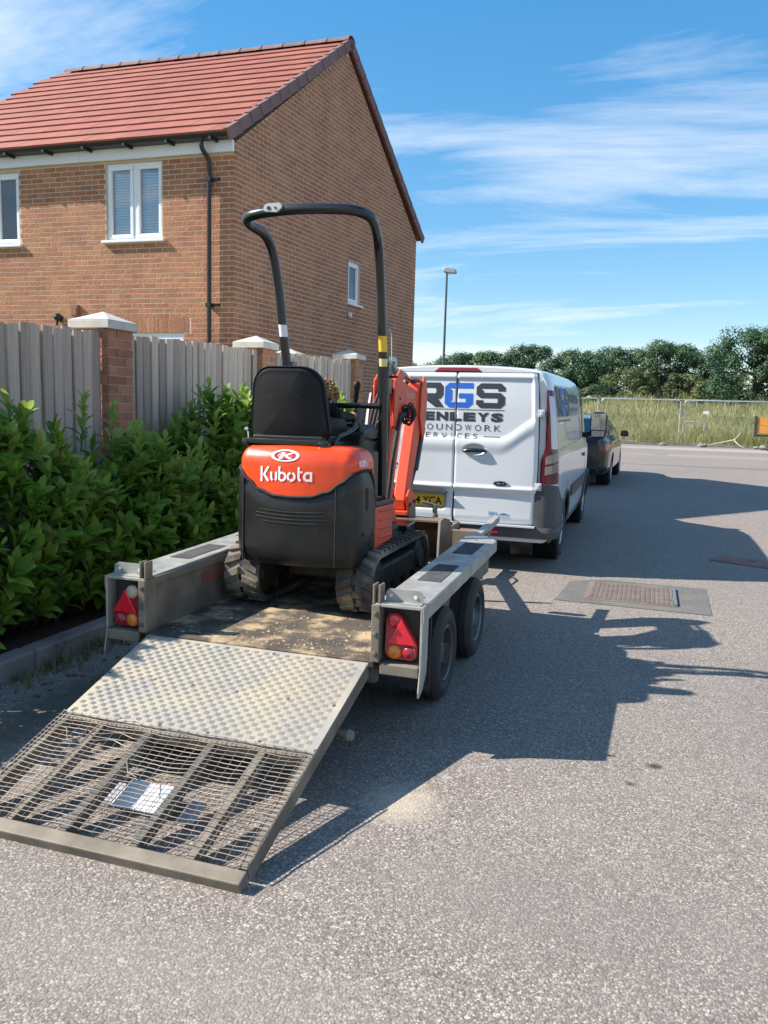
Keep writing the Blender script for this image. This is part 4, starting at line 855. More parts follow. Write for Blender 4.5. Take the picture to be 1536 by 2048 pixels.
# number plate board hung on the far side of the ramp, seen through the mesh
b = MB(); rbox(b, .452,.698,.83,.975,-.105,-.098); b.build('plate_back', mat('white_plate',(.82,.83,.84),rough=.35), ramp); b = MB(); rbox(b, .385,.445,.86,.96,-.104,-.099); b.build('lamp_bracket', mat('bluish_galvanised',(.46,.48,.48),rough=.45,metal=.4), ramp); b = MB(); rbox(b,.745,.81,.88,.99,-.104,-.099); b.build('lamp_bracket', MATS['bluish_galvanised'], ramp)
b = MB(); b.tube([rp(.44,.80,.0), rp(.47,.86,.012), rp(.50,.90,.004), rp(.56,.93,.014)], .0022, 5); b.tube([rp(.05,.72,.0), rp(.12,.76,.035), rp(.15,.80,.012), rp(.21,.79,.03)], .0022, 5); b.tube([rp(.18,.70,.0), rp(.21,.74,.03), rp(.20,.80,.02)], .0022, 5); b.build('loose_wire', M_wire, ramp, smooth=60)
# ramp spring stop under the hinge
b = MB(); b.tube([(XR-.02,3.0,.20),(XR+.03,2.99,.20)], .014, 10); b.lathe([(0,.02),(.02,.018),(.026,0),(.02,-.012),(0,-.015)], (XR+.025,2.99,.20), (1,0,0), 12); b.build('ramp_prop', M_alu_d, ramp, smooth=40)
# spilt sand and clods on the deck
M_sand = mat('dry_mud', (0.42,0.31,0.18), (0.30,0.22,0.13), scale=20, rough=.95, island=.25, pos='World')
b = MB()
for _ in range(420):
    x = random.uniform(XL+.05, XR-.1) if random.random() < .3 else random.gauss(-1.62,.22); y = YR+.04+abs(random.gauss(0,.34)); s_ = random.choice((.002,.003,.003,.004,.005,.006)) if random.random() < .95 else .011
    if not (XL+.03 < x < XR-.03 and YR+.02 < y < 4.6): continue
    b.add([(x-s_,y-s_*.6,ZD),(x+s_*.8,y-s_,ZD),(x+s_,y+s_*.7,ZD),(x-s_*.7,y+s_,ZD),(x+random.uniform(-.5,.5)*s_,y,ZD+s_*.6)], [(0,1,4),(1,2,4),(2,3,4),(3,0,4)])
tag(stuff(b.build('mud_crumbs', M_sand, fixn=False)), 'dry crumbs of sandy mud scattered on the trailer deck', 'mud')
# ------------------------------------------------------------------ mini excavator
def ribbon(pts, w):
    """flat stroke along a 2-D polyline -> list of quads"""
    P = [Vector((p[0], p[1])) for p in pts]; L_, R_ = [], []
    for i in range(len(P)):
        d = (P[min(i+1,len(P)-1)]-P[max(i-1,0)]); d.normalize(); n = Vector((-d.y, d.x)); L_.append(P[i]+n*w/2); R_.append(P[i]-n*w/2)
    return [[tuple(L_[i]), tuple(R_[i]), tuple(R_[i+1]), tuple(L_[i+1])] for i in range(len(P)-1)]
def wordmark(w=.15):
    S = []; x = 0
    A = lambda c, r, a0, a1, n=8: [(c[0]+r*math.cos(R(a0+(a1-a0)*i/n)), c[1]+r*math.sin(R(a0+(a1-a0)*i/n))) for i in range(n+1)]
    S += ribbon([(.07,0),(.07,1)], w)+ribbon([(.27,.46),(.62,.98)], w)+ribbon([(.25,.50),(.62,.02)], w)
    S += ribbon([(.84,.64),(.84,.27)]+A((1.03,.27),.19,180,245,5), w)+ribbon([(1.14,.09),(1.22,.2),(1.22,.64)], w)
    S += ribbon([(1.46,1),(1.46,.10)], w)+ribbon(A((1.66,.33),.25,120,-120,12), w)
    S += ribbon(A((2.33,.33),.25,70,-110,9), w)+ribbon(A((2.33,.33),.25,100,235,7), w)
    S += ribbon([(2.86,.95),(2.86,.28)]+A((3.02,.25),.16,180,270,4), w)+ribbon([(2.98,.62),(3.12,.62)], w)
    S += ribbon(A((3.50,.33),.25,60,300,12), w)+ribbon([(3.72,.64),(3.72,0)], w)
    return [[(p[0]/3.80, p[1]) for p in q] for q in S]
M_or = mat('orange_paint', (0.84,0.068,0.010), (0.76,0.058,0.010), scale=3, rough=.36, coat=.3, rvar=.12, c3=(0.50,0.10,0.045), c3scale=6, c3pos=(.58,.85), bump=.03, bscale=9, bdist=.01)
M_or_w = mat('worn_orange_paint', (0.72,0.075,0.022), (0.62,0.07,0.025), scale=5, rough=.48, c3=(0.36,0.16,0.10), c3scale=7, c3pos=(.66,.78))
M_blk = mat('black_moulding', (0.010,0.010,0.011), (0.016,0.0155,0.015), scale=4, rough=.34, rvar=.10, spec=.4, c3=(0.042,0.036,0.028), c3scale=4.5, c3pos=(.56,.82), bump=.08, bscale=25, bdist=.004)
M_vin = mat('black_vinyl', (0.006,0.006,0.007), (0.009,0.009,0.010), scale=8, rough=.55, spec=.3, bump=.10, bscale=300, bdist=.001)
M_fr = mat('black_frame_paint', (0.010,0.011,0.013), rough=.30, coat=.3)
M_wht = mat('white_decal', (.82,.82,.82), rough=.5); M_yel = mat('yellow_decal', (.80,.52,.03), rough=.5); M_chr = mat('bare_chrome', (.75,.75,.75), rough=.18, metal=1.0)
M_trk = mat('muddy_track', (0.035,0.033,0.030), (0.085,0.073,0.058), scale=7, rough=.9, bump=.5, bscale=40, bdist=.006, c3=(0.27,0.225,0.165), c3scale=4, c3pos=(.44,.66), pos='World')
M_grime = mat('greasy_steel', (0.03,0.028,0.026), (0.07,0.06,0.045), scale=14, rough=.6, metal=.3)
M_bkt = mat('brown_bucket', (0.17,0.12,0.085), (0.25,0.185,0.13), scale=7, rough=.6, metal=.25, rvar=.12, c3=(0.34,0.28,0.21), c3scale=4, c3pos=(.55,.75))
CX, CY = -1.787, 4.62
ex = thing('mini_excavator', 'orange and black mini digger with roll bar standing on the trailer', 'excavator', (CX, CY, ZD))
# tracks
def track(x0, x1, nm):
    ya, yb, zc, ro = 4.19, 5.05, ZD+.178, .160
    def loop(r, n=16): return [(ya+r*math.cos(R(90+180*i/n)), zc+r*math.sin(R(90+180*i/n))) for i in range(n+1)]+[(yb+r*math.cos(R(-90+180*i/n)), zc+r*math.sin(R(-90+180*i/n))) for i in range(n+1)]
    o_, i_ = loop(ro), loop(ro-.022); n = len(o_); b = MB()
    b.add([(x,y,z) for lp in (o_, i_) for x in (x0,x1) for y, z in lp], [(k,(k+1)%n,n+(k+1)%n,n+k) for k in range(n)]+[(2*n+(k+1)%n,2*n+k,3*n+k,3*n+(k+1)%n) for k in range(n)]+[(k,2*n+k,2*n+(k+1)%n,(k+1)%n) for k in range(n)]+[(n+(k+1)%n,3*n+(k+1)%n,3*n+k,n+k) for k in range(n)])
    band = b.build('track', M_trk, ex, smooth=40)
    tot = 2*(yb-ya)+2*math.pi*ro; pitch = tot/34; lug, ins = MB(), MB()
    def at(s_):
        s_ %= tot; c1 = math.pi*ro
        if s_ < c1: a = math.pi/2+s_/ro; return Vector((0,ya+ro*math.cos(a),zc+ro*math.sin(a))), Vector((0,-math.sin(a),math.cos(a))), Vector((0,math.cos(a),math.sin(a)))
        s_ -= c1
        if s_ < yb-ya: return Vector((0,ya+s_,zc-ro)), Vector((0,1,0)), Vector((0,0,-1))
        s_ -= yb-ya
        if s_ < c1: a = -math.pi/2+s_/ro; return Vector((0,yb+ro*math.cos(a),zc+ro*math.sin(a))), Vector((0,-math.sin(a),math.cos(a))), Vector((0,math.cos(a),math.sin(a)))
        s_ -= c1; return Vector((0,yb-s_,zc+ro)), Vector((0,-1,0)), Vector((0,0,1))
    xm = (x0+x1)/2; hw = (x1-x0)/2
    for k in range(34):
        for sd_ in (-1,1):
            p, t_, n_ = at(k*pitch+(pitch*.5 if sd_ > 0 else 0)); sk = Vector((sd_,0,0))*.93+t_*.36*1
            lug.obox(p+Vector((xm+sd_*hw*.54,0,0))+n_*.005, sk*hw*.46, t_*pitch*.27, n_*.009)
        p, t_, n_ = at((k+.25)*pitch); ins.obox(p+Vector((xm,0,0))+n_*.001, Vector((hw*.10,0,0)), t_*pitch*.2, n_*.004)
    stuff(lug.build('tread_lugs', M_trk, band, bevel=.004)); stuff(ins.build('drive_slots', mat('wet_black',(.008,.008,.009),rough=.3), band))
    b = MB(); b.box(x0+.03,x1-.03,ya-.02,yb+.02,zc-.07,zc+.07); b.build('track_frame', M_grime, ex, bevel=.02)
    for y, r in ((ya,.125),(yb,.125)): b = MB(); b.lathe([(0,hw*.9),(r*.5,hw*.9),(r*.55,hw*.75),(r*.95,hw*.7),(r,hw*.5),(r,-hw*.5),(r*.95,-hw*.7),(r*.55,-hw*.75),(r*.5,-hw*.9),(0,-hw*.9)], (xm,y,zc), (1,0,0), 24); b.build('idler_wheel', M_grime, ex, smooth=35)
    for k in range(3): b = MB(); b.lathe([(0,hw*.8),(.05,hw*.8),(.05,-hw*.8),(0,-hw*.8)], (xm,ya+.2+.2*k,ZD+.08), (1,0,0), 16); b.build('track_roller', M_grime, ex, smooth=35)
track(-2.245, -2.035, 'left'); track(-1.565, -1.355, 'right')
b = MB(); b.box(-2.03,-1.53,4.42,4.85,ZD+.12,ZD+.25); b.build('undercarriage', M_grime, ex, bevel=.015)
b = MB(); b.lathe([(0,-.03),(.21,-.03),(.22,0),(.22,.05),(0,.05)], (CX,CY,ZD+.25), (0,0,1), 28); b.build('slew_ring', M_grime, ex, smooth=30)
b = MB(); b.add([(x,y,z) for x in (-2.2,-1.36) for y, z in ((5.22,ZD+.01),(5.25,ZD+.04),(5.23,ZD+.10),(5.26,ZD+.10),(5.285,ZD+.04),(5.255,ZD+.01))], [(0,1,2,3,4,5),(6,7,8,9,10,11)]+[(i,(i+1)%6,6+(i+1)%6,6+i) for i in range(6)]); b.bar((-1.9,5.0,ZD+.15),(-1.9,5.23,ZD+.05),.05,.05); b.bar((-1.66,5.0,ZD+.15),(-1.66,5.23,ZD+.05),.05,.05); b.build('dozer_blade', M_bkt, ex)
# body outline seen from above: right side, rounded tail, left side
HWD = .356
def outline(n=120):
    CRX, CRY = .085, .105; yc = -.555
    pts = [(HWD,.36),(HWD,yc)]+[(HWD-CRX+CRX*math.cos(R(a)), yc-CRY*math.sin(R(a))) for a in range(8,88,10)]+[(x,yc-CRY-.038*(1-(x/.27)**2)) for x in (.255,.20,.14,.07,0,-.07,-.14,-.20,-.255)]
    pts += [(-HWD+CRX-CRX*math.cos(R(a)), yc-CRY*math.sin(R(a))) for a in range(78,0,-10)]+[(-HWD,yc),(-HWD,.30)]
    P = [Vector((p[0],p[1])) for p in pts]; d = [0]
    for i in range(1,len(P)): d.append(d[-1]+(P[i]-P[i-1]).length)
    out = []
    for k in range(n+1):
        s_ = d[-1]*k/n; i = max(j for j in range(len(d)-1) if d[j] <= s_+1e-9); f = (s_-d[i])/(d[i+1]-d[i]); out.append(P[i].lerp(P[i+1], f))
    nr = []
    for k in range(n+1):
        t_ = out[min(k+1,n)]-out[max(k-1,0)]; t_.normalize(); nr.append(Vector((t_.y,-t_.x))*-1)
    return out, nr
OP, ON = outline()
ON = [n if n.dot(p-Vector((0,0))) > 0 else -n for p, n in zip(OP, ON)]
def lerp_tab(x, tab):
    for (a, va), (b_, vb) in zip(tab, tab[1:]):
        if x <= b_: f = (x-a)/(b_-a) if b_ > a else 0; f = max(0,min(1,f)); f = f*f*(3-2*f); return va+(vb-va)*f
    return tab[-1][1]
def zbound(p):
    """height where the orange hood meets the black lower panels"""
    if p.y < -.50: return lerp_tab(abs(p.x), [(0,1.052),(.10,1.056),(.20,1.085),(.27,1.135),(.33,1.185),(.36,1.20)])
    return lerp_tab(p.y, [(-.50,1.20),(-.45,1.195),(-.40,1.13),(-.375,1.00),(-.365,.70),(1,.70)])
ZT = 1.325; FR = .095
def inset(z):
    q = z-(ZT-FR)
    return 0 if q <= 0 else FR-math.sqrt(max(0,FR*FR-q*q))
def body_pt(i, z, off=0.0):
    p = OP[i]+ON[i]*(off-inset(z)-.015*max(0,(z-1.0))); return Vector((CX+p.x, CY+p.y, z))
idx = [i for i in range(len(OP)) if OP[i].y < .37]
nb_ = len(OP); rows = 14; b = MB(); vs = []
hi0 = min(i for i in range(nb_) if OP[i].y < -.365); hi1 = max(i for i in range(nb_) if OP[i].y < -.365); NH = hi1-hi0+1
for i in range(hi0, hi1+1):
    lo = zbound(OP[i])
    for k in range(rows+1):
        z = lo+(ZT-lo)*k/rows; z = min(z, ZT); vs.append(body_pt(i, z))
fs = [(i*(rows+1)+k, (i+1)*(rows+1)+k, (i+1)*(rows+1)+k+1, i*(rows+1)+k+1) for i in range(NH-1) for k in range(rows)]
fs.append(tuple(i*(rows+1)+rows for i in range(NH))); fs.append(tuple(range(rows+1))+tuple((NH-1)*(rows+1)+k for k in range(rows,-1,-1))); b.add(vs, fs); hood = b.build('engine_hood', M_or, ex, smooth=45)
# black lower shell in three panels with open seams
def shell(i0, i1, nm, off=.010, m_=M_blk, zlo=.672):
    b = MB(); vs = []; rr = 10
    for i in range(i0, i1+1):
        hi = zbound(OP[i])-.004
        for k in range(rr+3):
            if k == 0: vs.append(body_pt(i, zlo, off-.05))
            elif k == rr+2: vs.append(body_pt(i, hi+.006, off-.03))
            else: vs.append(body_pt(i, zlo+.012+(hi-zlo-.012)*(k-1)/rr, off-(.012 if k in (1,rr+1) else 0)-.012*max(0,1-(k-1)/3)**2))
    n = rr+3; m0 = i1-i0; b.add(vs, [(a*n+k,(a+1)*n+k,(a+1)*n+k+1,a*n+k+1) for a in range(m0) for k in range(n-1)]+[tuple(a for a in range(n))[::-1], tuple(m0*n+a for a in range(n))])
    return b.build(nm, m_, ex, smooth=40)
ir = max(i for i in range(nb_) if OP[i].x > .235 and OP[i].y < -.4); il = min(i for i in range(nb_) if OP[i].x < -.290 and OP[i].y < -.4)
is0 = min(i for i in range(nb_) if OP[i].y < -.365); is1 = max(i for i in range(nb_) if OP[i].y < -.365)
cw = shell(ir, il, 'counterweight'); qr = shell(is0, ir, 'corner_cover', .013); ql = shell(il, is1, 'corner_cover', .013)
for z, x_ in ((.985,.20),(.965,.215),(.945,.21),(.925,.17)):
    b = MB(); b.tube([body_pt(i, z-.02*(1-(OP[i].x/.25)**2)*.6, .0105) for i in range(ir, il+1) if abs(OP[i].x) < x_], .0035, 6); b.build('groove_rib', mat('dull_black',(.012,.012,.013),rough=.8), cw, smooth=60)
b = MB(); b.tube([body_pt(i, zbound(OP[i])+.001, .006) for i in range(is0, is1+1)], .0085, 7); b.build('hood_seal', mat('dull_black',(0,0,0)), hood, smooth=60)
for i_ in (ir, il): b = MB(); b.tube([body_pt(i_, .69+(zbound(OP[i_])-.70)*k/10, .0115) for k in range(11)], .0045, 6); b.build('panel_seam', mat('dull_black',(0,0,0)), cw, smooth=60)
# slot and studs on the right cover, slot on the left one
Xs = CX+HWD+.013
b = MB(); b.prism([(4.095+.018*math.cos(R(a)), 1.045+.045*(1 if a < 180 else -1)+.018*math.sin(R(a))) for a in range(0,360,20)], lambda a, c_, d: (Xs+d,a,c_), -.02, .0015); b.build('hand_slot', mat('dull_black',(0,0,0)), qr)
for y, z in ((4.05,.86),(4.16,.79),(4.20,.84)): b = MB(); b.lathe([(0,.005),(.010,.004),(.012,0)], (Xs-.001,y,z), (1,0,0), 12); b.build('cover_bolt', mat('dull_black',(0,0,0)), qr)
b = MB(); b.lathe([(0,.004),(.022,.003),(.026,0)], tuple(body_pt(il+3, 1.02, .014)), tuple((*ON[il+3],0)), 14); b.build('hand_slot', mat('dull_black',(0,0,0)), ql)
# right hand lower box (tank cover) with step and ribs
b = MB(); b.prism([(4.265,.74),(4.60,.76),(4.585,.975),(4.265,.985)], lambda a, c_, d: (CX+HWD-.05+d,a,c_), -.02, .055); tc_ = b.build('tank_cover', M_or_w, ex, bevel=.012)
for k in range(4): b = MB(); b.tube([(CX+HWD+.006,4.33,.955-.05*k),(CX+HWD+.006,4.56,.945-.05*k)], .006, 6); b.build('rib', M_or_w, tc_, smooth=60)
b = MB(); b.prism([(4.25,.986),(4.61,.976),(4.605,1.004),(4.25,1.016)], lambda a, c_, d: (CX+HWD-.14+d,a,c_), -.02, .15); b.build('step_pad', M_blk, ex, bevel=.006)
# grille openings on the right flank of the hood
for k, (y0, y1, z0_, z1_) in enumerate(((4.10,4.215,1.125,1.205), (4.165,4.235,1.055,1.110), (4.19,4.24,.99,1.045))):
    b = MB(); b.prism([(y0,z0_),(y1,z0_),(y1-.004,z1_),(y0-.03+.03*k,z1_)], lambda a, c_, d: (CX+HWD-inset(c_)-.015*max(0,c_-1)+d,a,c_), -.012, .002); g_ = b.build('grille', mat('dull_black',(0,0,0)), ex)
    b = MB()
    for q in range(9):
        for sg in (-1,1):
            s0 = y0-.03+q*.018; b.bar((CX+HWD-.004,max(y0-.02,min(y1,s0)),z0_),(CX+HWD-.004,max(y0-.02,min(y1,s0+sg*.05)),z1_),.003,.006,(1,0,0))
    b.build('grille_bars', M_or_w, g_)
# wordmark, emblem and model number
yr = lambda x: min((abs(OP[i].x-x), OP[i].y) for i in range(ir, il+1))[1]
def ysurf(x):
    c = [OP[i] for i in range(ir-2, il+3)]; c.sort(key=lambda p: p.x)
    for p, q in zip(c, c[1:]):
        if p.x <= x <= q.x: return p.y+(q.y-p.y)*(x-p.x)/max(1e-6,q.x-p.x)
    return c[0].y
def hood_pt(x, z, o=.003): return Vector((CX+x, CY+ysurf(x)+inset(z)+.015*max(0,z-1)-o, z))
polys_obj('wordmark', wordmark(), lambda u, v: hood_pt(-.188+.305*u, 1.128+.082*v+.012*u), M_wht, hood)
em = lambda u, v: hood_pt(-.043+.083*u, 1.272+.031*v)
circ = lambda r0_, r1_, n=28: [[(r0_*math.cos(R(a)), r0_*math.sin(R(a))), (r1_*math.cos(R(a)), r1_*math.sin(R(a))), (r1_*math.cos(R(a+360/n)), r1_*math.sin(R(a+360/n))), (r0_*math.cos(R(a+360/n)), r0_*math.sin(R(a+360/n)))] for a in [i*360/n for i in range(n)]]
polys_obj('emblem', circ(.80,1.0)+[[(-.42,-.55),(-.18,-.55),(-.02,.55),(-.24,.55)], [(-.1,.0),(.42,.55),(.62,.50),(.12,-.02)], [(-.05,-.02),(.14,-.04),(.55,-.52),(.30,-.58)]], em, M_wht, hood)
polys_obj('emblem_ground', [[(.82*math.cos(R(a)), .82*math.sin(R(a))) for a in range(0,360,12)]], lambda u, v: hood_pt(-.043+.083*u, 1.272+.031*v, .0018), M_dred, hood)
text_obj('model_number', 'K008', lambda u, v: Vector((CX+HWD+.0005-inset(1.222+v)-.015*.22+.003, 4.005+u, 1.222+v)), .05, M_wht, hood, fit=.10, height=.036, bold=.0012)
text_obj('model_number', '3', lambda u, v: Vector((CX+HWD+.0005-inset(1.222+v)-.015*.22+.003, 4.118+u, 1.222+v)), .03, M_wht, hood, fit=.015, height=.022, bold=.001)
# floor, front cowl and consoles
b = MB(); b.prism([(-.35,.36),(.35,.36),(.33,.62),(-.33,.62)], lambda a, c_, d: (CX+a, CY+c_-.02, d), .70, .79); b.build('floor_plate', M_blk, ex, bevel=.01)
b = MB(); b.box(CX-.33,CX+.22,CY-.36,CY+.20,.80,1.30); b.build('seat_pedestal', M_blk, ex, bevel=.02)
b = MB(); b.box(CX-.33,CX+.29,CY-.37,CY+.36,.68,.80); b.build('slew_frame', M_grime, ex, bevel=.02)
b = MB(); b.prism([(4.42,1.28),(4.74,1.02),(4.74,1.38),(4.66,1.44),(4.44,1.40)], lambda a, c_, d: (-1.67+d,a,c_), -.06, .10); b.build('right_console', M_blk, ex, bevel=.02)
b = MB(); b.prism([(4.40,1.05),(4.70,1.02),(4.68,1.40),(4.42,1.38)], lambda a, c_, d: (-2.09+d,a,c_), -.05, .07); b.build('left_console', M_blk, ex, bevel=.02)
def lever(p, q, r, head, nm='control_lever'):
    b = MB(); p, q = Vector(p), Vector(q); b.lathe([(.05,-.02),(.045,.02),(.03,.03),(.034,.045),(.022,.055),(.026,.07),(.013,.085),(.012,.10)], p, q-p, 14); d = (q-p).normalized()
    b.tube([p, p+(q-p)*.4+Vector((.008,0,0)), q], r, 10); lv = b.build(nm, M_blk, ex, smooth=45)
    b = MB(); b.lathe([(r,-.10),(.017,-.07),(.016,-.03),(.021,.0),(.022,.02),(.012,.032),(0,.034)], q, d, 14); b.build('grip', M_vin, lv, smooth=45); return lv
lever((-1.70,4.62,1.42), (-1.675,4.60,1.66), .008, 1); lever((-1.56,4.75,1.30), (-1.57,4.73,1.43), .007, 1)
lever((-2.06,4.60,1.40), (-2.05,4.58,1.62), .008, 1)
# seat
seat = None
def rr_outline(w0, w1, h, r, n=6):
    """rounded trapezoid: w0 half width at the bottom, w1 at the top"""
    c = [(-w0+r*.6,r*.6,180,270,r*.6),(w0-r*.6,r*.6,270,360,r*.6),(w1-r,h-r,0,90,r),(-w1+r,h-r,90,180,r)]; return [(q[0]+q[4]*math.cos(R(q[2]+(q[3]-q[2])*k/n)), q[1]+q[4]*math.sin(R(q[2]+(q[3]-q[2])*k/n))) for q in c for k in range(n+1)]
SX, SY, SZ = -1.892, 4.09, 1.335; lean = .10
def seat_pt(a, c_, d): return Vector((SX+a, SY+d-lean*(c_-.1)*.8+.05*(a/.24)**2*(1), SZ+c_))
def pillow(ol, fn, prof, nm, m_, par):
    """stacked scaled outlines: prof = [(depth, scale)]"""
    cx0 = sum(p[0] for p in ol)/len(ol); cy0 = sum(p[1] for p in ol)/len(ol); n = len(ol); b = MB(); vs = []
    for d, s_ in prof: vs += [fn(cx0+(p[0]-cx0)*s_, cy0+(p[1]-cy0)*s_, d) for p in ol]
    k = len(prof); fs = [(j*n+i, j*n+(i+1)%n, (j+1)*n+(i+1)%n, (j+1)*n+i) for j in range(k-1) for i in range(n)]
    for j, d in ((0,prof[0][0]), (k-1,prof[-1][0])): vs.append(fn(cx0, cy0, d)); fs += [((j*n+i), (j*n+(i+1)%n), len(vs)-1) for i in range(n)]
    b.add(vs, fs); return b.build(nm, m_, par, smooth=50)
ol = rr_outline(.238,.212,.41,.12,8)
sback = pillow(ol, seat_pt, [(-.041,.25),(-.040,.5),(-.038,.75),(-.035,.86),(-.036,.90),(-.020,.935),(-.012,.96),(-.018,1.0),(.0,1.02),(.02,1.0),(.05,.95),(.075,.8)], 'seat_back', M_vin, ex)
for a in (-.075,.075): b = MB(); b.lathe([(0,.004),(.010,.003),(.012,0)], tuple(seat_pt(a,.25,-.036)), (0,-1,0), 12); b.build('shell_plug', mat('dull_black',(0,0,0)), sback)
pillow(rr_outline(.225,.215,.42,.08,6), lambda a, c_, d: Vector((SX+a, 4.10+c_, 1.37+d)), [(0,.95),(.01,1.0),(.07,1.0),(.10,.94),(.11,.7)], 'seat_cushion', M_vin, ex)
b = MB(); b.box(SX-.235,SX+.255,SY-.075,SY-.03,1.325,1.355); b.box(SX-.235,SX-.20,SY-.08,SY+.35,1.315,1.345); b.box(SX+.22,SX+.255,SY-.08,SY+.35,1.315,1.345); b.build('seat_base', M_fr, ex, bevel=.006)
b = MB(); b.box(SX-.20,SX+.22,SY-.02,SY+.36,1.30,1.375); b.build('seat_riser', M_blk, ex, bevel=.01)
b = MB(); b.lathe([(0,.012),(.012,.010),(.014,0)], (SX-.255,SY+.02,1.40), (0,-1,0), 12); b.tube([(SX-.25,SY+.03,1.345),(SX-.255,SY+.03,1.40)], .008, 8); b.build('seat_knob', M_chr, ex, smooth=40)
b = MB(); b.tube(rpoly([(SX+.26,SY+.05,1.30),(SX+.27,SY+.06,1.37),(SX+.30,SY+.20,1.40),(SX+.33,SY+.32,1.46)], .05), .013, 8); b.bar((SX+.31,SY+.27,1.40),(SX+.33,SY+.30,1.53),.02,.045,(1,0,0)); b.build('seat_belt_stalk', M_fr, ex, smooth=50)
# roll bar
rl = [(-2.095,4.56,1.02),(-2.10,4.55,1.70),(-2.135,4.47,2.25),(-2.155,4.40,2.50),(-2.17,4.02,2.53),(-1.80,3.985,2.550),(-1.41,4.02,2.53),(-1.495,4.40,2.455),(-1.50,4.47,2.25),(-1.49,4.55,1.70),(-1.485,4.56,1.02)]
path = [Vector(rl[0]), Vector(rl[1])]+[Vector(q) for q in rpoly([rl[1],rl[2],rl[3],rl[4],rl[5],rl[6],rl[7],rl[8],rl[9]], .17, 10)[1:-1]]+[Vector(rl[9]), Vector(rl[10])]
b = MB(); b.tube(path, .0275, 14); rops = b.build('roll_bar', M_fr, ex, smooth=60)
b = MB(); b.prism([(-.045,-.012)]+arc((-.03,.005),.022,200,90,4)+arc((.03,.008),.02,90,-20,4)+[(.02,-.018)], lambda a, c_, d: (-1.925+a, 3.965+d, 2.545+c_), -.012, .006); pl = b.build('lifting_plate', mat('grey_plate',(.45,.47,.47),rough=.5), ex)
for a, r_ in ((-.022,.010),(.016,.006)): b = MB(); b.lathe([(0,.002),(r_,.002),(r_,0)], (-1.925+a,3.9525,2.548), (0,-1,0), 14); b.build('hole', mat('dull_black',(0,0,0)), pl)
def patch(c, u, v, m_, nm, par):
    b = MB(); c, u, v = Vector(c), Vector(u), Vector(v); n_ = u.cross(v).normalized(); r_ = .0283
    b.grid(lambda s_, t_: c+v*(2*t_-1)+n_*(r_*math.cos(R(62)*(2*s_-1)))+u.normalized()*(r_*math.sin(R(62)*(2*s_-1))), 8, 2); return b.build(nm, m_, par, smooth=60)
patch((-1.856,3.988,2.5470), (0,0,1), (.014,0,0), M_wht, 'decal', rops)
def along(z, left=True):
    P = [p for p in path if (p.x < -1.78) == left and p.y > 4.38]; P.sort(key=lambda p: p.z)
    for p, q in zip(P, P[1:]):
        if p.z <= z <= q.z: return p.lerp(q, (z-p.z)/max(1e-6,q.z-p.z)), (q-p).normalized()
    return P[0], Vector((0,0,1))
for z, left, m_, hgt, nm in ((1.98,True,M_wht,.035,'decal'), (1.905,False,M_yel,.045,'warning_decal'), (1.80,False,mat('pale_yellow_decal',(.75,.60,.25),rough=.5),.022,'decal')):
    p, d = along(z, left); u = Vector((.45,-1,0)); u = Vector((1,.45,0)).normalized(); patch(p, u, d*hgt, m_, nm, rops)
b = MB()
p, d = along(1.90, False)
for k, (w_, z) in enumerate(((.012,.025),(.006,.012),(.012,-.002),(.008,-.016),(.012,-.028))): pass
for left, x in ((True,-2.10),(False,-1.49)):
    b = MB(); b.box(x-.035,x+.035,4.53,4.60,1.62,1.80); b.tube([(x-.05,4.58,1.72),(x+.075,4.58,1.72)], .008, 8); b.build('hinge_bracket', M_fr, rops, bevel=.008)
p, d = along(1.90, False); b = MB(); b.tube(rpoly([p+Vector((.03,.02,.09)), p+Vector((.045,.02,.06)), p+Vector((.05,.02,-.1)), p+Vector((.03,.02,-.14))], .02), .003, 6); b.build('locking_pin', M_chr, rops, smooth=60)
b = MB(); b.tube([(-1.50,4.53,1.548),(-1.90,4.53,1.545)], .017, 12); b.build('arm_rest_bar', M_fr, ex, smooth=60)
b = MB(); b.tube(rpoly([(-1.50,4.58,1.55),(-1.49,4.60,1.37),(-1.57,4.62,1.34),(-1.66,4.62,1.345)], .05), .008, 8); b.tube(rpoly([(-1.485,4.58,1.75),(-1.475,4.62,1.45),(-1.50,4.62,1.10)],.05), .012, 8); b.build('hose_guard', M_fr, ex, smooth=60)
# swing post, boom, arm, bucket
XB = -1.665; bw = .055
b = MB(); b.prism([(4.95,.66),(5.16,.62),(5.22,.74),(5.14,.90),(5.0,.92)], lambda a, c_, d: (XB+d,a,c_), -.085, .085); b.build('swing_post', M_or_w, ex, bevel=.015)
boom_poly = [(5.02,.80),(5.13,.74),(5.22,1.10),(5.34,1.42),(5.52,1.545),(5.74,1.535),(5.80,1.60),(5.75,1.665),(5.50,1.70),(5.28,1.74),(5.16,1.66),(5.08,1.30)]
b = MB(); b.prism(boom_poly, lambda a, c_, d: (XB+d,a,c_), -bw, bw); boom = b.build('boom', M_or_w, ex, bevel=.010)
for sx_ in (-1,1):
    b = MB(); b.prism([(5.08,1.42),(5.15,1.40),(5.20,1.62),(5.30,1.76),(5.22,1.80),(5.10,1.72)], lambda a, c_, d: (XB+sx_*(bw+.014)+d,a,c_), -.008, .008); b.build('cylinder_bracket', M_or_w, boom, bevel=.004)
b = MB(); b.tube([(XB-.085,4.98,1.00),(XB-.085,5.10,1.42)], .030, 14); b.tube([(XB-.085,5.10,1.42),(XB-.085,5.16,1.60)], .017, 12); b.build('boom_cylinder', M_fr, boom, smooth=50)
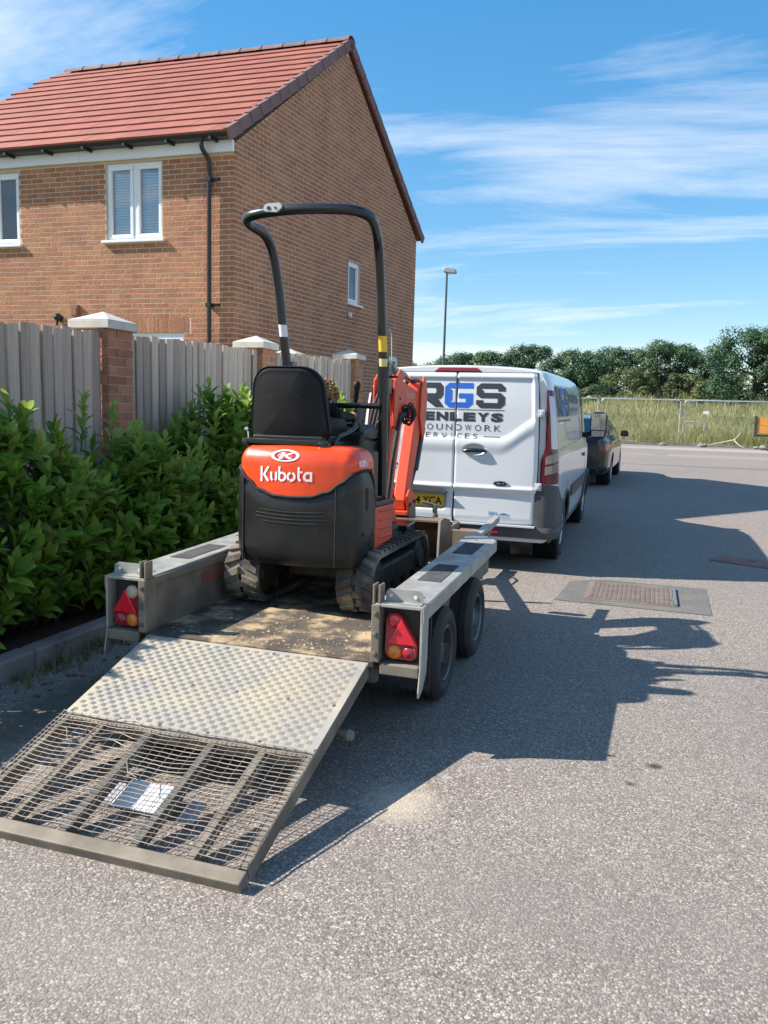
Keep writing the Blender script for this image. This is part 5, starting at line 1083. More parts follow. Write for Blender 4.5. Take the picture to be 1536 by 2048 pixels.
b = MB(); b.tube([(XB,5.22,1.795),(XB,5.46,1.775),(XB,5.55,1.765)], [.030,.030,.026], 14); b.tube([(XB,5.55,1.765),(XB,5.74,1.735)], .014, 12); b.lathe([(0,.05),(.026,.05),(.026,-.05),(0,-.05)], (XB,5.76,1.73), (1,0,0), 12); b.build('arm_cylinder', M_fr, boom, smooth=50)
text_obj('wordmark', 'Kubota', lambda u, v: Vector((XB+bw+.002, 5.42+u, 1.615+v)), .06, mat('faded_white',(.62,.50,.47),rough=.6), boom, fit=.20, height=.045)
lt = thing('work_lamp', None, None) if False else None
b = MB()
for k in range(6):
    dx, dz, rx, rz = random.uniform(-.018,.018), random.uniform(-.022,.022), random.uniform(.022,.045), random.uniform(.035,.068)
    b.tube([(XB+.095+dx+rx*math.cos(q*.55+k), 5.33+.018*k+.006*math.sin(q*1.3), 1.50+dz+rz*math.sin(q*.55+k)) for q in range(13)], .0075, 6)
b.build('hose_loop', M_rubber, boom, smooth=60)
def hose(pts, r=.011, nm='hydraulic_hose', par=boom): b = MB(); b.tube(rpoly(pts,.12,8), r, 8); b.build(nm, M_rubber, par, smooth=60)
for k in range(4): hose([(XB+.06-.03*k,4.90,.95),(XB-.02-.02*k,4.96,1.25),(XB+.03-.025*k,5.02,1.55),(XB+.05-.02*k,5.10,1.70),(XB+.07,5.22,1.60)])
hose([(XB+.075,5.0,.95),(XB+.09,5.06,1.28),(XB+.085,5.2,1.5),(XB+.08,5.34,1.5)], .014)
# arm hangs down and back from the boom tip
arm_poly = [(5.84,1.66),(5.80,1.76),(5.72,1.72),(5.70,1.60),(5.43,.90),(5.44,.83),(5.50,.82),(5.56,.90),(5.72,1.22),(5.86,1.52)]
b = MB(); b.prism(arm_poly, lambda a, c_, d: (XB+.02+d,a,c_), -.042, .042); arm = b.build('dipper_arm', M_or_w, ex, bevel=.008)
for sx_ in (-1,1):
    b = MB(); b.prism([(5.86,1.74),(5.90,1.66),(5.88,1.45),(5.80,1.32),(5.72,1.48),(5.74,1.68),(5.81,1.78)], lambda a, c_, d: (XB+.02+sx_*.052+d,a,c_), -.007, .007); b.build('arm_cheek', M_or_w, arm, bevel=.003)
b = MB(); b.tube([(XB+.02+.03,5.88,1.40),(XB+.02+.03,5.72,1.10)], .026, 14); b.tube([(XB+.05,5.72,1.10),(XB+.04,5.60,.92)], .013, 12); b.build('bucket_cylinder', M_fr, arm, smooth=50)
b = MB()
for sx_ in (-1,1): b.prism([(5.42,.93),(5.48,.98),(5.60,.93),(5.62,.86),(5.55,.80),(5.45,.82)], lambda a, c_, d: (XB+.02+sx_*.060+d,a,c_), -.008, .008)
b.build('bucket_link', M_or_w, arm, bevel=.004)
b = MB(); b.tube([(XB-.06,5.47,.865),(XB+.10,5.47,.865)], .016, 12); b.build('pivot_pin', M_grime, arm, smooth=50); b = MB(); b.tube([(XB-.06,5.58,.88),(XB+.10,5.58,.88)], .014, 12); b.build('pivot_pin', M_grime, arm, smooth=50)
b = MB(); b.box(XB-.05,XB+.09,5.40,5.54,.795,.825); b.build('hitch_plate', M_or_w, arm, bevel=.005)
bx0, bx1 = -1.86, -1.325
bp_ = [(5.38,.775),(5.50,.785),(5.66,.755),(5.76,.66),(5.77,.56),(5.70,.475),(5.58,.445),(5.36,.435)]
b = MB(); n_ = len(bp_)
inn = [(5.38,.763),(5.50,.772),(5.655,.742),(5.745,.655),(5.755,.565),(5.69,.488),(5.58,.458),(5.36,.447)]
b.add([(x,y,z) for x in (bx0,bx1) for y, z in bp_]+[(x,y,z) for x in (bx0+.012,bx1-.012) for y, z in inn],
      [(i,i+1,n_+i+1,n_+i) for i in range(n_-1)]+[(2*n_+i+1,2*n_+i,3*n_+i,3*n_+i+1) for i in range(n_-1)]+[tuple(range(n_)), tuple(n_+i for i in range(n_))[::-1], tuple(2*n_+i for i in range(n_))[::-1], tuple(3*n_+i for i in range(n_)),
       (0,n_,3*n_,2*n_),(n_-1,2*n_-1,4*n_-1,3*n_-1)])
bk_ = b.build('bucket', M_bkt, ex)
for x in (bx0-.002, bx1-.012):
    b = MB(); b.prism([(5.385,.78),(5.372,.78),(5.352,.60),(5.345,.43),(5.362,.43),(5.37,.60)], lambda a, c_, d: (x+d,a,c_), 0, .014); b.build('side_cutter', mat('polished_edge',(.62,.58,.52),rough=.4,metal=.5), bk_)
b = MB(); b.box(bx0-.004,bx1+.004,5.33,5.40,.432,.4335+.012); b.build('cutting_edge', M_bkt, bk_)
b = MB(); b.prism([(5.44,.78),(5.62,.75),(5.60,.86),(5.46,.88)], lambda a, c_, d: (XB-.05+d,a,c_), -.006, .006); b.prism([(5.44,.78),(5.62,.75),(5.60,.86),(5.46,.88)], lambda a, c_, d: (XB+.09+d,a,c_), -.006, .006); b.build('bucket_ear', M_bkt, bk_)
b = MB(); b.add([(bx0+.02,5.40,.450),(bx1-.02,5.40,.450),(bx1-.02,5.60,.462),(bx0+.02,5.62,.466),(bx1-.2,5.5,.475)], [(0,1,4),(1,2,4),(2,3,4),(3,0,4)])
tag(b.build('sand_heap', M_sand), 'thin layer of dry sand lying in the excavator bucket', 'sand')
# ------------------------------------------------------------------ person on the seat, mostly behind its back
M_jkt = mat('black_quilted_jacket', (0.016,0.016,0.020), (0.028,0.028,0.032), scale=6, rough=.42)
M_hair = mat('tousled_brown_hair', (0.46,0.25,0.10), (0.24,0.12,0.045), scale=26, rough=.55, stretch=(1,1,.25))
M_skin = mat('skin', (0.52,0.30,0.21), rough=.5)
per = thing('person', 'person with tousled brown hair and black quilted jacket sitting in the excavator seat', 'person', (-1.86,4.32,1.47))
jn = {'pelvis':((-1.87,4.30,1.49),.105), 'waist':((-1.865,4.30,1.54),.10), 'chest':((-1.86,4.345,1.548),.090), 'neck':((-1.84,4.41,1.562),.045), 'head0':((-1.832,4.43,1.585),.052),
      'rsh':((-1.785,4.37,1.54),.050), 'rel':((-1.735,4.44,1.485),.036), 'rwr':((-1.695,4.57,1.475),.023), 'rhd':((-1.69,4.60,1.49),.020),
      'lsh':((-1.945,4.37,1.54),.050), 'lel':((-2.00,4.44,1.48),.036), 'lwr':((-2.03,4.55,1.48),.023), 'lhd':((-2.04,4.58,1.49),.020),
      'rhip':((-1.82,4.36,1.48),.075), 'rkn':((-1.80,4.60,1.47),.055), 'rft':((-1.80,4.68,1.20),.04), 'rto':((-1.80,4.76,1.17),.03),
      'lhip':((-1.92,4.36,1.48),.075), 'lkn':((-1.94,4.60,1.47),.055), 'lft':((-1.94,4.68,1.20),.04), 'lto':((-1.94,4.76,1.17),.03)}
nm_ = list(jn); ed = [('pelvis','waist'),('waist','chest'),('chest','neck'),('neck','head0'),('chest','rsh'),('rsh','rel'),('rel','rwr'),('rwr','rhd'),('chest','lsh'),('lsh','lel'),('lel','lwr'),('lwr','lhd'),('pelvis','rhip'),('rhip','rkn'),('rkn','rft'),('rft','rto'),('pelvis','lhip'),('lhip','lkn'),('lkn','lft'),('lft','lto')]
me = bpy.data.meshes.new('body'); me.from_pydata([jn[k][0] for k in nm_], [(nm_.index(a), nm_.index(c)) for a, c in ed], [])
bo = obj('body', me, M_jkt, per); sk = bo.modifiers.new('skin', 'SKIN'); su = bo.modifiers.new('sub', 'SUBSURF'); su.levels = su.render_levels = 2; sk.use_smooth_shade = True
for i, k in enumerate(nm_): me.skin_vertices[0].data[i].radius = (jn[k][1], jn[k][1]); me.skin_vertices[0].data[i].use_root = (k == 'pelvis')
HCn = Vector((-1.822,4.45,1.600)); b = MB()
def headp(u, v):
    th, ph = 2*math.pi*u, math.pi*v; d = Vector((math.sin(ph)*math.cos(th)*.064, math.sin(ph)*math.sin(th)*.074, math.cos(ph)*.083)); 
    if d.z < -.03: d.x *= .86; d.y *= .92
    if abs(th-math.pi/2) < .25 and -.03 < d.z < .012: d.y += .013
    return HCn+d
b.grid(headp, 28, 18, True); hd = b.build('head', M_skin, per, smooth=60)
for s_ in (-1,1):
    b = MB(); b.lathe([(0,.006),(.007,.004),(.009,-.004)], HCn+Vector((s_*.026,.066,.004)), (0,1,0), 10); b.build('eye', mat('eye_dark',(.03,.02,.02),rough=.2), hd)
    b = MB(); b.grid(lambda u, v: HCn+Vector((s_*(.062+.012*math.sin(math.pi*v)*abs(math.sin(math.pi*u))), .0+.014*math.cos(6.283*u)*math.sin(math.pi*v), -.005+.020*math.cos(math.pi*v))), 10, 6); b.build('ear', M_skin, hd, smooth=60)
b = MB(); b.tube([HCn+Vector((-.018,.066,-.040)), HCn+Vector((0,.072,-.042)), HCn+Vector((.018,.066,-.040))], .004, 6); b.build('mouth', mat('lip',(.40,.16,.13),rough=.5), hd)
hr = MB()
for _ in range(900):
    th, ph = random.uniform(0,6.283), random.random()**.6*1.75; d = Vector((math.sin(ph)*math.cos(th), math.sin(ph)*math.sin(th), math.cos(ph)))
    if d.y > .55 and d.z < .55: continue
    p = HCn+Vector((d.x*.066,d.y*.076,d.z*.085)); t_ = Vector((random.gauss(0,.5), random.gauss(0,.5), -random.random()*.9))+d*.55; t_.normalize(); w_ = d.cross(t_).normalized()*.004; l_ = random.uniform(.018,.038)
    hr.add([p-w_, p+w_, p+t_*l_*.6+d*.006+w_*.8, p+t_*l_*.6+d*.006-w_*.8, p+t_*l_-d*.002], [(0,1,2,3),(3,2,4)])
hr.grid(lambda u, v: HCn+Vector((.0665*math.sin(1.55*v)*math.cos(6.283*u), .0765*math.sin(1.55*v)*math.sin(6.283*u)-.006*v, .0855*math.cos(1.55*v))), 20, 8, True)
hr.build('hair', M_hair, per, fixn=False)
# quilting rolls on the sleeves, and hands closed on the levers
for a, c_ in (('rsh','rel'),('rel','rwr'),('lsh','lel'),('lel','lwr')):
    p, q = Vector(jn[a][0]), Vector(jn[c_][0]); r0_, r1_ = jn[a][1], jn[c_][1]; b = MB(); n_ = 14
    b.tube([p.lerp(q, i/(n_*2)) for i in range(n_*2+1)], [(r0_+(r1_-r0_)*i/(n_*2))*(.93+.16*(i % 2)) for i in range(n_*2+1)], 14); b.build('quilted_sleeve', M_jkt, per, smooth=75)
for s_, k in ((1,'rhd'),(-1,'lhd')):
    p = Vector(jn[k][0]); b = MB(); b.tube([p-Vector((0,.02,.005)), p+Vector((0,.005,0)), p+Vector((0,.02,.003))], [.013,.018,.015], 10); hn = b.build('hand', M_skin, per, smooth=60)
    for f in range(4): b = MB(); z = .012-.009*f; ln = (.034,.038,.036,.028)[f]; b.tube([p+Vector((-s_*.010,.018,z)), p+Vector((-s_*.006,.018+ln*.5,z)), p+Vector((s_*.010,.018+ln*.6,z-.002)), p+Vector((s_*.016,.018+ln*.25,z-.003))], [.0055,.005,.0048,.004], 7); b.build('finger', M_skin, hn, smooth=60)
    b = MB(); b.tube([p+Vector((-s_*.012,.0,.010)), p+Vector((-s_*.012,.02,.022)), p+Vector((s_*.004,.034,.024))], [.007,.006,.005], 7); b.build('thumb', M_skin, hn, smooth=60)
# ------------------------------------------------------------------ shared body loft
def interp(tab, x):
    if x <= tab[0][0]: return tab[0][1]
    for (a, va), (b_, vb) in zip(tab, tab[1:]):
        if x <= b_:
            f = (x-a)/(b_-a)
            return [p+(q-p)*f for p, q in zip(va, vb)] if isinstance(va, (list, tuple)) else va+(vb-va)*f
    return tab[-1][1]
def sect_x(sec, z):
    """half width of a section (list of (x, z), sill to roof centre) at height z"""
    for (xa, za), (xb, zb) in zip(sec, sec[1:]):
        if za <= z <= zb and zb > za: return xa+(xb-xa)*(z-za)/(zb-za)
    return sec[0][0] if z < sec[0][1] else sec[-1][0]
def resample(sec, n):
    P = [Vector(p) for p in sec]; 
    # smooth curve through the points
    Q = []
    for i in range(len(P)-1):
        a, b_, c, d = P[max(i-1,0)], P[i], P[i+1], P[min(i+2,len(P)-1)]
        for k in range(6):
            t = k/6; Q.append(0.5*((2*b_)+(-a+c)*t+(2*a-5*b_+4*c-d)*t*t+(-a+3*b_-3*c+d)*t**3))
    Q.append(P[-1]); d = [0]
    for i in range(1,len(Q)): d.append(d[-1]+(Q[i]-Q[i-1]).length)
    out = []; j = 0
    for k in range(n+1):
        s_ = d[-1]*k/n
        while j < len(d)-2 and d[j+1] < s_: j += 1
        f = (s_-d[j])/max(1e-9,d[j+1]-d[j]); out.append(Q[j].lerp(Q[j+1], min(1,f)))
    return out
def body_loft(name, secs, ys_, arches, mtl, parent, n=44):
    """secs: table y -> list of (x, z); arches: (y, z, r) cut out of both sides"""
    S = [resample(interp(secs, y), n) for y in ys_]; b = MB(); m_ = 2*n+1; vs = []
    for y, s_ in zip(ys_, S): vs += [(p.x,y,p.y) for p in s_]+[(-p.x,y,p.y) for p in s_[-2::-1]]
    # pull vertices near an arch on to its rim
    for i, v in enumerate(vs):
        for (ay, az, ar) in arches:
            d = Vector((v[1]-ay, v[2]-az))
            if v[2] < az+ar+.03 and abs(v[0]) > .5 and ar-.035 < d.length < ar+.012 : d = d.normalized()*ar; vs[i] = (v[0], ay+d.x, az+d.y)
    fs = []
    for a in range(len(ys_)-1):
        for k in range(m_-1):
            q = (a*m_+k, a*m_+k+1, (a+1)*m_+k+1, (a+1)*m_+k); c = [sum(vs[i][j] for i in q)/4 for j in range(3)]
            if any(math.hypot(c[1]-ay, c[2]-az) < ar-.001 and abs(c[0]) > .5 for ay, az, ar in arches): continue
            fs.append(q)
    fs.append(tuple(range(m_))); fs.append(tuple((len(ys_)-1)*m_+k for k in range(m_))[::-1])
    b.add(vs, fs); return b.build(name, mtl, parent, smooth=32, local=True), S
def frange(a, b_, s_): return [a+s_*i for i in range(int(round((b_-a)/s_))+1)]

# ------------------------------------------------------------------ white panel van
M_van = mat('white_van_paint', (0.70,0.71,0.73), (0.67,0.68,0.69), scale=1.6, rough=.24, coat=.6, rvar=.06, c3=(0.56,0.54,0.50), c3scale=3.0, c3pos=(.55,.95))
M_bump = mat('grey_bumper_plastic', (0.055,0.058,0.062), (0.075,0.077,0.08), scale=4, rough=.6)
M_glass_d = mat('tinted_glass', (0.015,0.02,0.025), rough=.06, coat=.6)
M_blackp = mat('gloss_black', (0.012,0.012,0.013), rough=.2, coat=.3)
M_alloy = mat('silver_wheel', (.50,.51,.53), rough=.35, metal=.6)
M_let = mat('dark_grey_vinyl', (0.035,0.040,0.052), rough=.45); M_blu = mat('blue_vinyl', (0.02,0.13,0.55), rough=.45); M_sky = mat('sticker_blue', (0.05,0.22,0.42), rough=.5)
VX, VY = -1.775, 7.74; slope = .0085
van = thing('white_van', 'white panel van with lettered rear doors hitched to the trailer', 'van', (VX, VY, zg(VY)), (slope, 0, 0))
cargo = [(.90,.30),(.955,.36),(.975,.55),(.988,.80),(.985,1.05),(.965,1.25),(.938,1.52),(.902,1.74),(.862,1.855),(.79,1.928),(.55,1.957),(.25,1.972),(0,1.976)]
def sc_sec(kx, zt, inset_=0):
    """section with its roof brought down to zt"""
    o_ = []
    for x, z in cargo:
        if z > 1.05: z = 1.05+(z-1.05)*(zt-1.05)/(1.976-1.05)
        o_.append(Vector((max(0,x*kx-inset_*(1 if x > 0 else 0)), z)))
    return o_
secs = [(0.0, sc_sec(.955,1.955)), (.03, sc_sec(.978,1.968)), (.10, sc_sec(.994,1.974)), (.3, sc_sec(1,1.976)), (2.4, sc_sec(1,1.982)), (3.0, sc_sec(.998,1.972)), (3.35, sc_sec(.992,1.93)), (3.6, sc_sec(.985,1.78)), (3.95, sc_sec(.98,1.50)), (4.2, sc_sec(.97,1.28)), (4.5, sc_sec(.945,1.16)), (4.75, sc_sec(.90,1.07)), (4.9, sc_sec(.82,1.055)), (4.97, sc_sec(.70,1.051))]
vy = [0,.03,.06,.10]+frange(.15,4.7,.05)+[4.75,4.83,4.9,4.97]
AR = [(1.02,.34,.385),(3.96,.34,.385)]
vbody, VS = body_loft('body', secs, vy, AR, M_van, van)
b = MB(); b.add([(x,y,.29) for x, y in ((-.93,.1),(.93,.1),(.93,4.8),(-.93,4.8))], [(0,1,2,3)]); b.box(-.55,.55,.2,4.8,.24,.32); b.build('underbody', M_blackp, van, local=True)
def vside(y, z, o=.004): sx_ = sect_x([tuple(p) for p in resample(interp(secs,y),60)], z); return Vector((sx_+o, y, z))
for (ay, az, ar) in AR:
    for s_ in (-1,1):
        b = MB(); b.tube([Vector((s_*(sect_x(cargo, max(.31,az+ar*math.sin(R(a))))+.002), ay+ar*math.cos(R(a)), az+ar*math.sin(R(a)))) for a in range(-6,187,8)], .016, 8); b.build('arch_lip', M_van if False else M_bump, van, smooth=60, local=True)
        b = MB(); b.lathe([(ar-.004,.0),(ar-.004,.28)], (s_*.66,ay,az), (s_,0,0), 32); b.lathe([(0,0),(ar,0)], (s_*.66,ay,az), (s_,0,0), 24); b.build('arch_liner', M_blackp, van, local=True)
        wheel(van, (s_*.845,ay,az), s_, r=.338, w=.215, rr=.205, rim=M_alloy, holes=5, local=True, spokes=5)
# rear doors as modelled panels
def sstep(a, b_, x): t = max(0,min(1,(x-a)/(b_-a))); return t*t*(3-2*t)
def sd_rbox(x, z, x0, x1, z0, z1, r): 
    cx0, cz0 = (x0+x1)/2, (z0+z1)/2; dx = abs(x-cx0)-(x1-x0)/2+r; dz = abs(z-cz0)-(z1-z0)/2+r
    return math.hypot(max(dx,0),max(dz,0))+min(max(dx,dz),0)-r
def door_w(z): return interp([(.46,.785),(.60,.79),(1.0,.80),(1.3,.795),(1.6,.785),(1.8,.772),(1.90,.750)], z)
def door_d(x, z):
    """relief of the rear doors, forward positive"""
    d = 0.0
    # glass shaped upper panel: recessed, its lower outer corner cut away
    w = door_w(z)-.045; lowz = 1.27+.20*sstep(.42,.80,abs(x))
    sdp = max(lowz-z, z-1.845, abs(x)-w)
    d += .016*sstep(.012,-.022,sdp)
    d += -.012*sstep(.10,.0,abs(z-(lowz-.055)))*(1 if z < lowz else .6)*.9      # swage below it
    d += .018*sstep(.80,.74,z)*1.0                                              # lower half steps in
    d += -.014*sstep(.035,.0,abs(z-.805))
    d += .012*sstep(.06,.0,abs(z-.47))
    hx = x-.20
    d += .030*sstep(1.0,.55,math.hypot(hx/.12,(z-1.165)/.062))                  # handle cup
    if x < 0: d += .035*sstep(.01,-.02,sd_rbox(x,z,-.62,-.075,.575,.76,.05))    # number plate recess
    d += .018*max(0,(abs(x)/.8))**4                                             # wrap at the sides
    d += .014*sstep(1.55,1.95,z)                                                # leans in at the top
    return d
YD = -.062
for s_ in (1,-1):
    nx, nz = 74, 130; b = MB(); vs = []
    for i in range(nx+1):
        for k in range(nz+1):
            z = .452+(1.898-.452)*k/nz; x = s_*(.003+(door_w(z)-.003)*i/nx); ed = min(1, max(0,(1-i/nx)*nx/1.5)); e2 = .010*sstep(1.2,0,i)+.02*sstep(nx-3,nx,i)+.02*sstep(3,0,k)+.02*sstep(nz-3,nz,k)
            vs.append((x, YD+door_d(x,z)+e2*.7, z))
    b.add(vs, [(i*(nz+1)+k,(i+1)*(nz+1)+k,(i+1)*(nz+1)+k+1,i*(nz+1)+k+1) for i in range(nx) for k in range(nz)])
    dr = b.build('rear_door', M_van, van, smooth=50, local=True)
    if s_ > 0: door_r = dr
    else: door_l = dr
rear = lambda x, z, o=.0025: Vector((x, YD+door_d(x,z)-o, z))
b = MB(); b.box(-.008,.008,-.04,-.0045,.46,1.90); b.build('door_seal', M_blackp, van, local=True)
b = MB(); b.prism([(-.78,.44),(.78,.44),(.80,.8),(.795,1.3),(.785,1.65),(.757,1.905),(-.757,1.905),(-.785,1.65),(-.795,1.3),(-.80,.8)], lambda a, c_, d: (a*1.008,d,c_), -.004, .004); b.build('door_gap', M_blackp, van, local=True)
b = MB(); b.tube([(.09,YD-.008,1.155),(.13,YD-.022,1.16),(.20,YD-.026,1.165),(.27,YD-.022,1.163),(.31,YD-.006,1.16)], [.014,.020,.021,.020,.014], 10); b.build('door_handle', M_blackp, door_r, smooth=60, local=True)
b = MB(); b.lathe([(0,.006),(.012,.005),(.017,0)], (.055,YD+.004,1.245), (0,-1,0), 14); b.build('door_lock', M_blackp, door_r, smooth=50, local=True)
b = MB(); b.prism([(.0,1.0)]*0+[(1.0*math.cos(R(a)), math.sin(R(a))) for a in range(0,360,12)], lambda a, c_, d: (.46+.072*a, YD+door_d(.46,.85)+d, .855+.026*c_), -.010, 0); bd = b.build('oval_badge', M_blackp, door_r, bevel=.003, local=True)
polys_obj('badge_rim', circ(.86,.97), lambda u, v: Vector((.46+.072*u, YD+door_d(.46,.85)-.0115, .855+.026*v)), M_alloy, door_r, local=True)
polys_obj('badge_mark', ribbon([(-.5,-.1),(-.35,.35),(-.15,.3),(-.3,-.4)],.12)+ribbon([(-.1,-.2),(.0,.15),(.1,-.2),(.2,.15),(.3,-.2),(.5,.4)],.12), lambda u, v: Vector((.46+.072*u, YD+door_d(.46,.85)-.0115, .855+.026*v)), M_alloy, door_r, local=True)
for z in (.84,1.53):
    b = MB(); b.box(.785,.845,-.055,-.01,z-.035,z+.035); b.box(.80,.83,-.062,-.05,z-.022,z+.022); b.build('door_hinge', mat('silver_grey',(.55,.56,.58),rough=.4,metal=.2), van, bevel=.008, local=True)
# number plate and its hood
b = MB(); b.prism([(-.66,.775),(-.60,.815),(-.16,.80),(-.055,.745),(-.055,.735),(-.66,.755)], lambda a, c_, d: (a,d,c_), YD-.035, YD+.03); b.build('plate_hood', M_bump, door_l, bevel=.008, local=True)
b = MB(); b.box(-.60,-.095,YD+.018,YD+.024,.60,.712); pt_ = b.build('number_plate', mat('yellow_plate',(.78,.46,.03),rough=.4), door_l, local=True)
text_obj('plate_number', '64 YCA', lambda u, v: Vector((-.425+u, YD+.0165, .615+v)), .1, M_blackp, door_l, fit=.315, height=.078, bold=.002, local=True)
# lettering: chamfered block capitals over two lines of text
def blockR(): return [[(0,0),(.26,0),(.26,.30),(.30,.30),(.30,.62),(.26,.62),(.26,.78),(.0,.78)], [(0,.78),(.26,.78),(.70,.78),(.88,1),(0,1)], [(.70,.78),(.74,.72),(1,.84),(1,.84),(.88,1)], [(.74,.72),(.74,.60),(1,.50),(1,.84)], [(.30,.56),(.70,.56),(.74,.60),(1,.50),(.90,.34),(.30,.34)], [(.30,.34),(.55,.34),(.82,.34),(1.04,0),(.72,0)]]
def blockG(): return [[(.16,1),(1.02,1),(1.02,.78),(.28,.78),(.16,.78)], [(0,.84),(.16,1),(.16,.78),(.27,.70),(.27,.30),(.16,.22),(.16,0),(0,.16)], [(.16,0),(.86,0),(.76,.22),(.16,.22)], [(.86,0),(1.02,.16),(1.02,.58),(.76,.58),(.76,.22)], [(.50,.58),(.76,.58),(.76,.38),(.50,.38)]]
def blockS(): return [[(.16,1),(.86,1),(.86,.78),(.16,.78)], [(.86,1),(1.02,.84),(1.02,.68),(.76,.68),(.76,.78),(.86,.78)], [(0,.84),(.16,1),(.16,.78),(.26,.70),(.26,.62),(.16,.40),(0,.54)], [(.16,.40),(.86,.40),(.86,.62),(.26,.62)], [(.86,.62),(1.02,.46),(1.02,.16),(.86,0),(.76,.22),(.76,.40),(.86,.40)], [(.86,0),(.16,0),(.16,.22),(.76,.22)], [(.16,0),(0,.16),(0,.32),(.26,.32),(.26,.22),(.16,.22)]]
def split(polys, x0, sx_, z0, sz, gap=.0): return [[(x0+p[0]*sx_, z0+p[1]*sz) for p in q] for q in polys]
LZ, LH = 1.565, .235
for nm, pl, x0, m_ in (('letter', blockR(), -.405, M_let), ('letter', blockG(), -.118, M_blu), ('letter', blockS(), .190, M_let)):
    b = MB()
    for q in split(pl, x0, .272, LZ, LH):
        # cut the letter where the doors meet, and lay each side on its own door
        for s_ in (-1,1):
            c = [];  n = len(q)
            for i in range(n):
                p0, p1_ = q[i], q[(i+1) % n]
                if p0[0]*s_ >= .005: c.append(p0)
                if (p0[0]*s_-.005)*(p1_[0]*s_-.005) < 0: t_ = (s_*.005-p0[0])/(p1_[0]-p0[0]); c.append((s_*.005, p0[1]+(p1_[1]-p0[1])*t_))
            if len(c) > 2: b.add([rear(x,z) for x, z in c], [tuple(range(len(c)))])
    b.build(nm, m_, door_r if x0 > 0 else (door_l if x0 < -.2 else door_r), fixn=False, local=True)
def rule(x0, x1, z, h, m_, par): polys_obj('rule_line', [[(x0+(x1-x0)*i/8,z),(x0+(x1-x0)*(i+1)/8,z),(x0+(x1-x0)*(i+1)/8,z+h),(x0+(x1-x0)*i/8,z+h)] for i in range(8)], lambda u, v: rear(u,v), m_, par, local=True)
rule(-.46,-.006,1.545,.006,M_let,door_l); rule(.006,.468,1.545,.006,M_let,door_r)
def door_text(txt, x0, x1, z, h, bold=0, sp_=1.0): 
    text_obj('lettering', txt, lambda u, v: rear(x0+u, z+v), .1, M_let, door_l if x1 < .05 else door_r, spacing=sp_, bold=bold, fit=x1-x0, height=h, local=True)
# evenly spaced wide capitals across both doors
lets = 'HENLEYS'; x = -.462; wl = .124; step = .1335
for i, ch in enumerate(lets): door_text(ch, x+i*step, x+i*step+wl-.006, 1.437, .085, .007)
lets = 'GROUNDWORK'; step = .0945
for i, ch in enumerate(lets): door_text(ch, -.475+i*step+(.01 if i == 0 else 0), -.475+i*step+.062, 1.348, .058, -.0005)
lets = 'SERVICES'; step = .0775
for i, ch in enumerate(lets): door_text(ch, -.37+i*step+(.018 if ch == 'I' else 0), -.37+i*step+(.024 if ch == 'I' else .046), 1.272, .050, -.0005)
rule(.275,.435,1.293,.006,M_let,door_r)
door_text('TRANSIT', -.66, -.44, .985, .028, .003); door_text('CUSTOM', -.60, -.44, .952, .018, .002)
text_obj('sticker_text', 'R&N', lambda u, v: rear(.355+u,.545+v), .1, M_sky, door_r, fit=.08, height=.036, bold=.001, local=True); rule(.445,.56,.548,.004,M_sky,door_r); rule(.36,.56,.530,.004,M_sky,door_r)
polys_obj('sticker', [[(.44,.556),(.50,.572),(.545,.560),(.56,.556)]], lambda u, v: rear(u,v), M_sky, door_r, local=True)
# high brake light over the doors
b = MB(); b.prism([(-.235,1.905),(.235,1.905),(.185,1.945),(-.185,1.945)], lambda a, c_, d: (a,d,c_), -.040, .05); b.build('high_brake_light', mat('dull_red_lens',(.25,.02,.035),rough=.3,coat=.3), van, bevel=.006, local=True)
# tail lights wrap the corners
for s_ in (1,-1):
    kx = lambda y, z: sect_x(interp(secs, max(0,y)), z)
    def wrap(z, f):      # f 0 at the door edge .. 1 round on the side
        x0 = interp([(.86,.825),(1.10,.825),(1.19,.862),(1.75,.852)], z); xe = kx(.10,z)
        pts = [(x0,-.022),(x0+.3*(xe-x0),-.030),(xe-.035,-.022),(xe+.004,.03),(xe+.006,.085+.03*sstep(1.75,1.0,z))]
        g = f*4; i = min(3,int(g)); h = g-i; return pts[i][0]+(pts[i+1][0]-pts[i][0])*h, pts[i][1]+(pts[i+1][1]-pts[i][1])*h
    def lens_patch(nm, z0_, z1_, f0, f1, m_, o, par, zs=0):
        bb = MB()
        def fn(u, v):
            f = f0+(f1-f0)*u; z = z0_+(z1_-z0_)*v+zs*(u-.5); x, y = wrap(z, f); return (s_*(x+o*.7), y-o, z)
        bb.grid(fn, 14, 18); return bb.build(nm, m_, par, smooth=50, local=True)
    base = lens_patch('tail_light', .87, 1.745, 0, 1, mat('deep_red_lens',(.085,.006,.013),rough=.15,coat=.5), .0, van)
    lens_patch('clear_segment', 1.20, 1.69, .42, .86, M_clr if False else mat('pale_lens',(.62,.60,.63),rough=.15,coat=.5), .004, base)
    lens_patch('grey_segment', 1.075, 1.155, .22, .88, mat('smoked_lens',(.20,.18,.18),rough=.2,coat=.5), .004, base, .05)
    lens_patch('grey_segment', .975, 1.055, .22, .88, mat('smoked_lens',(0,0,0)), .004, base, .05)
    lens_patch('red_segment', .88, .955, .08, .92, mat('deep_red_lens',(0,0,0)), .004, base, .03)
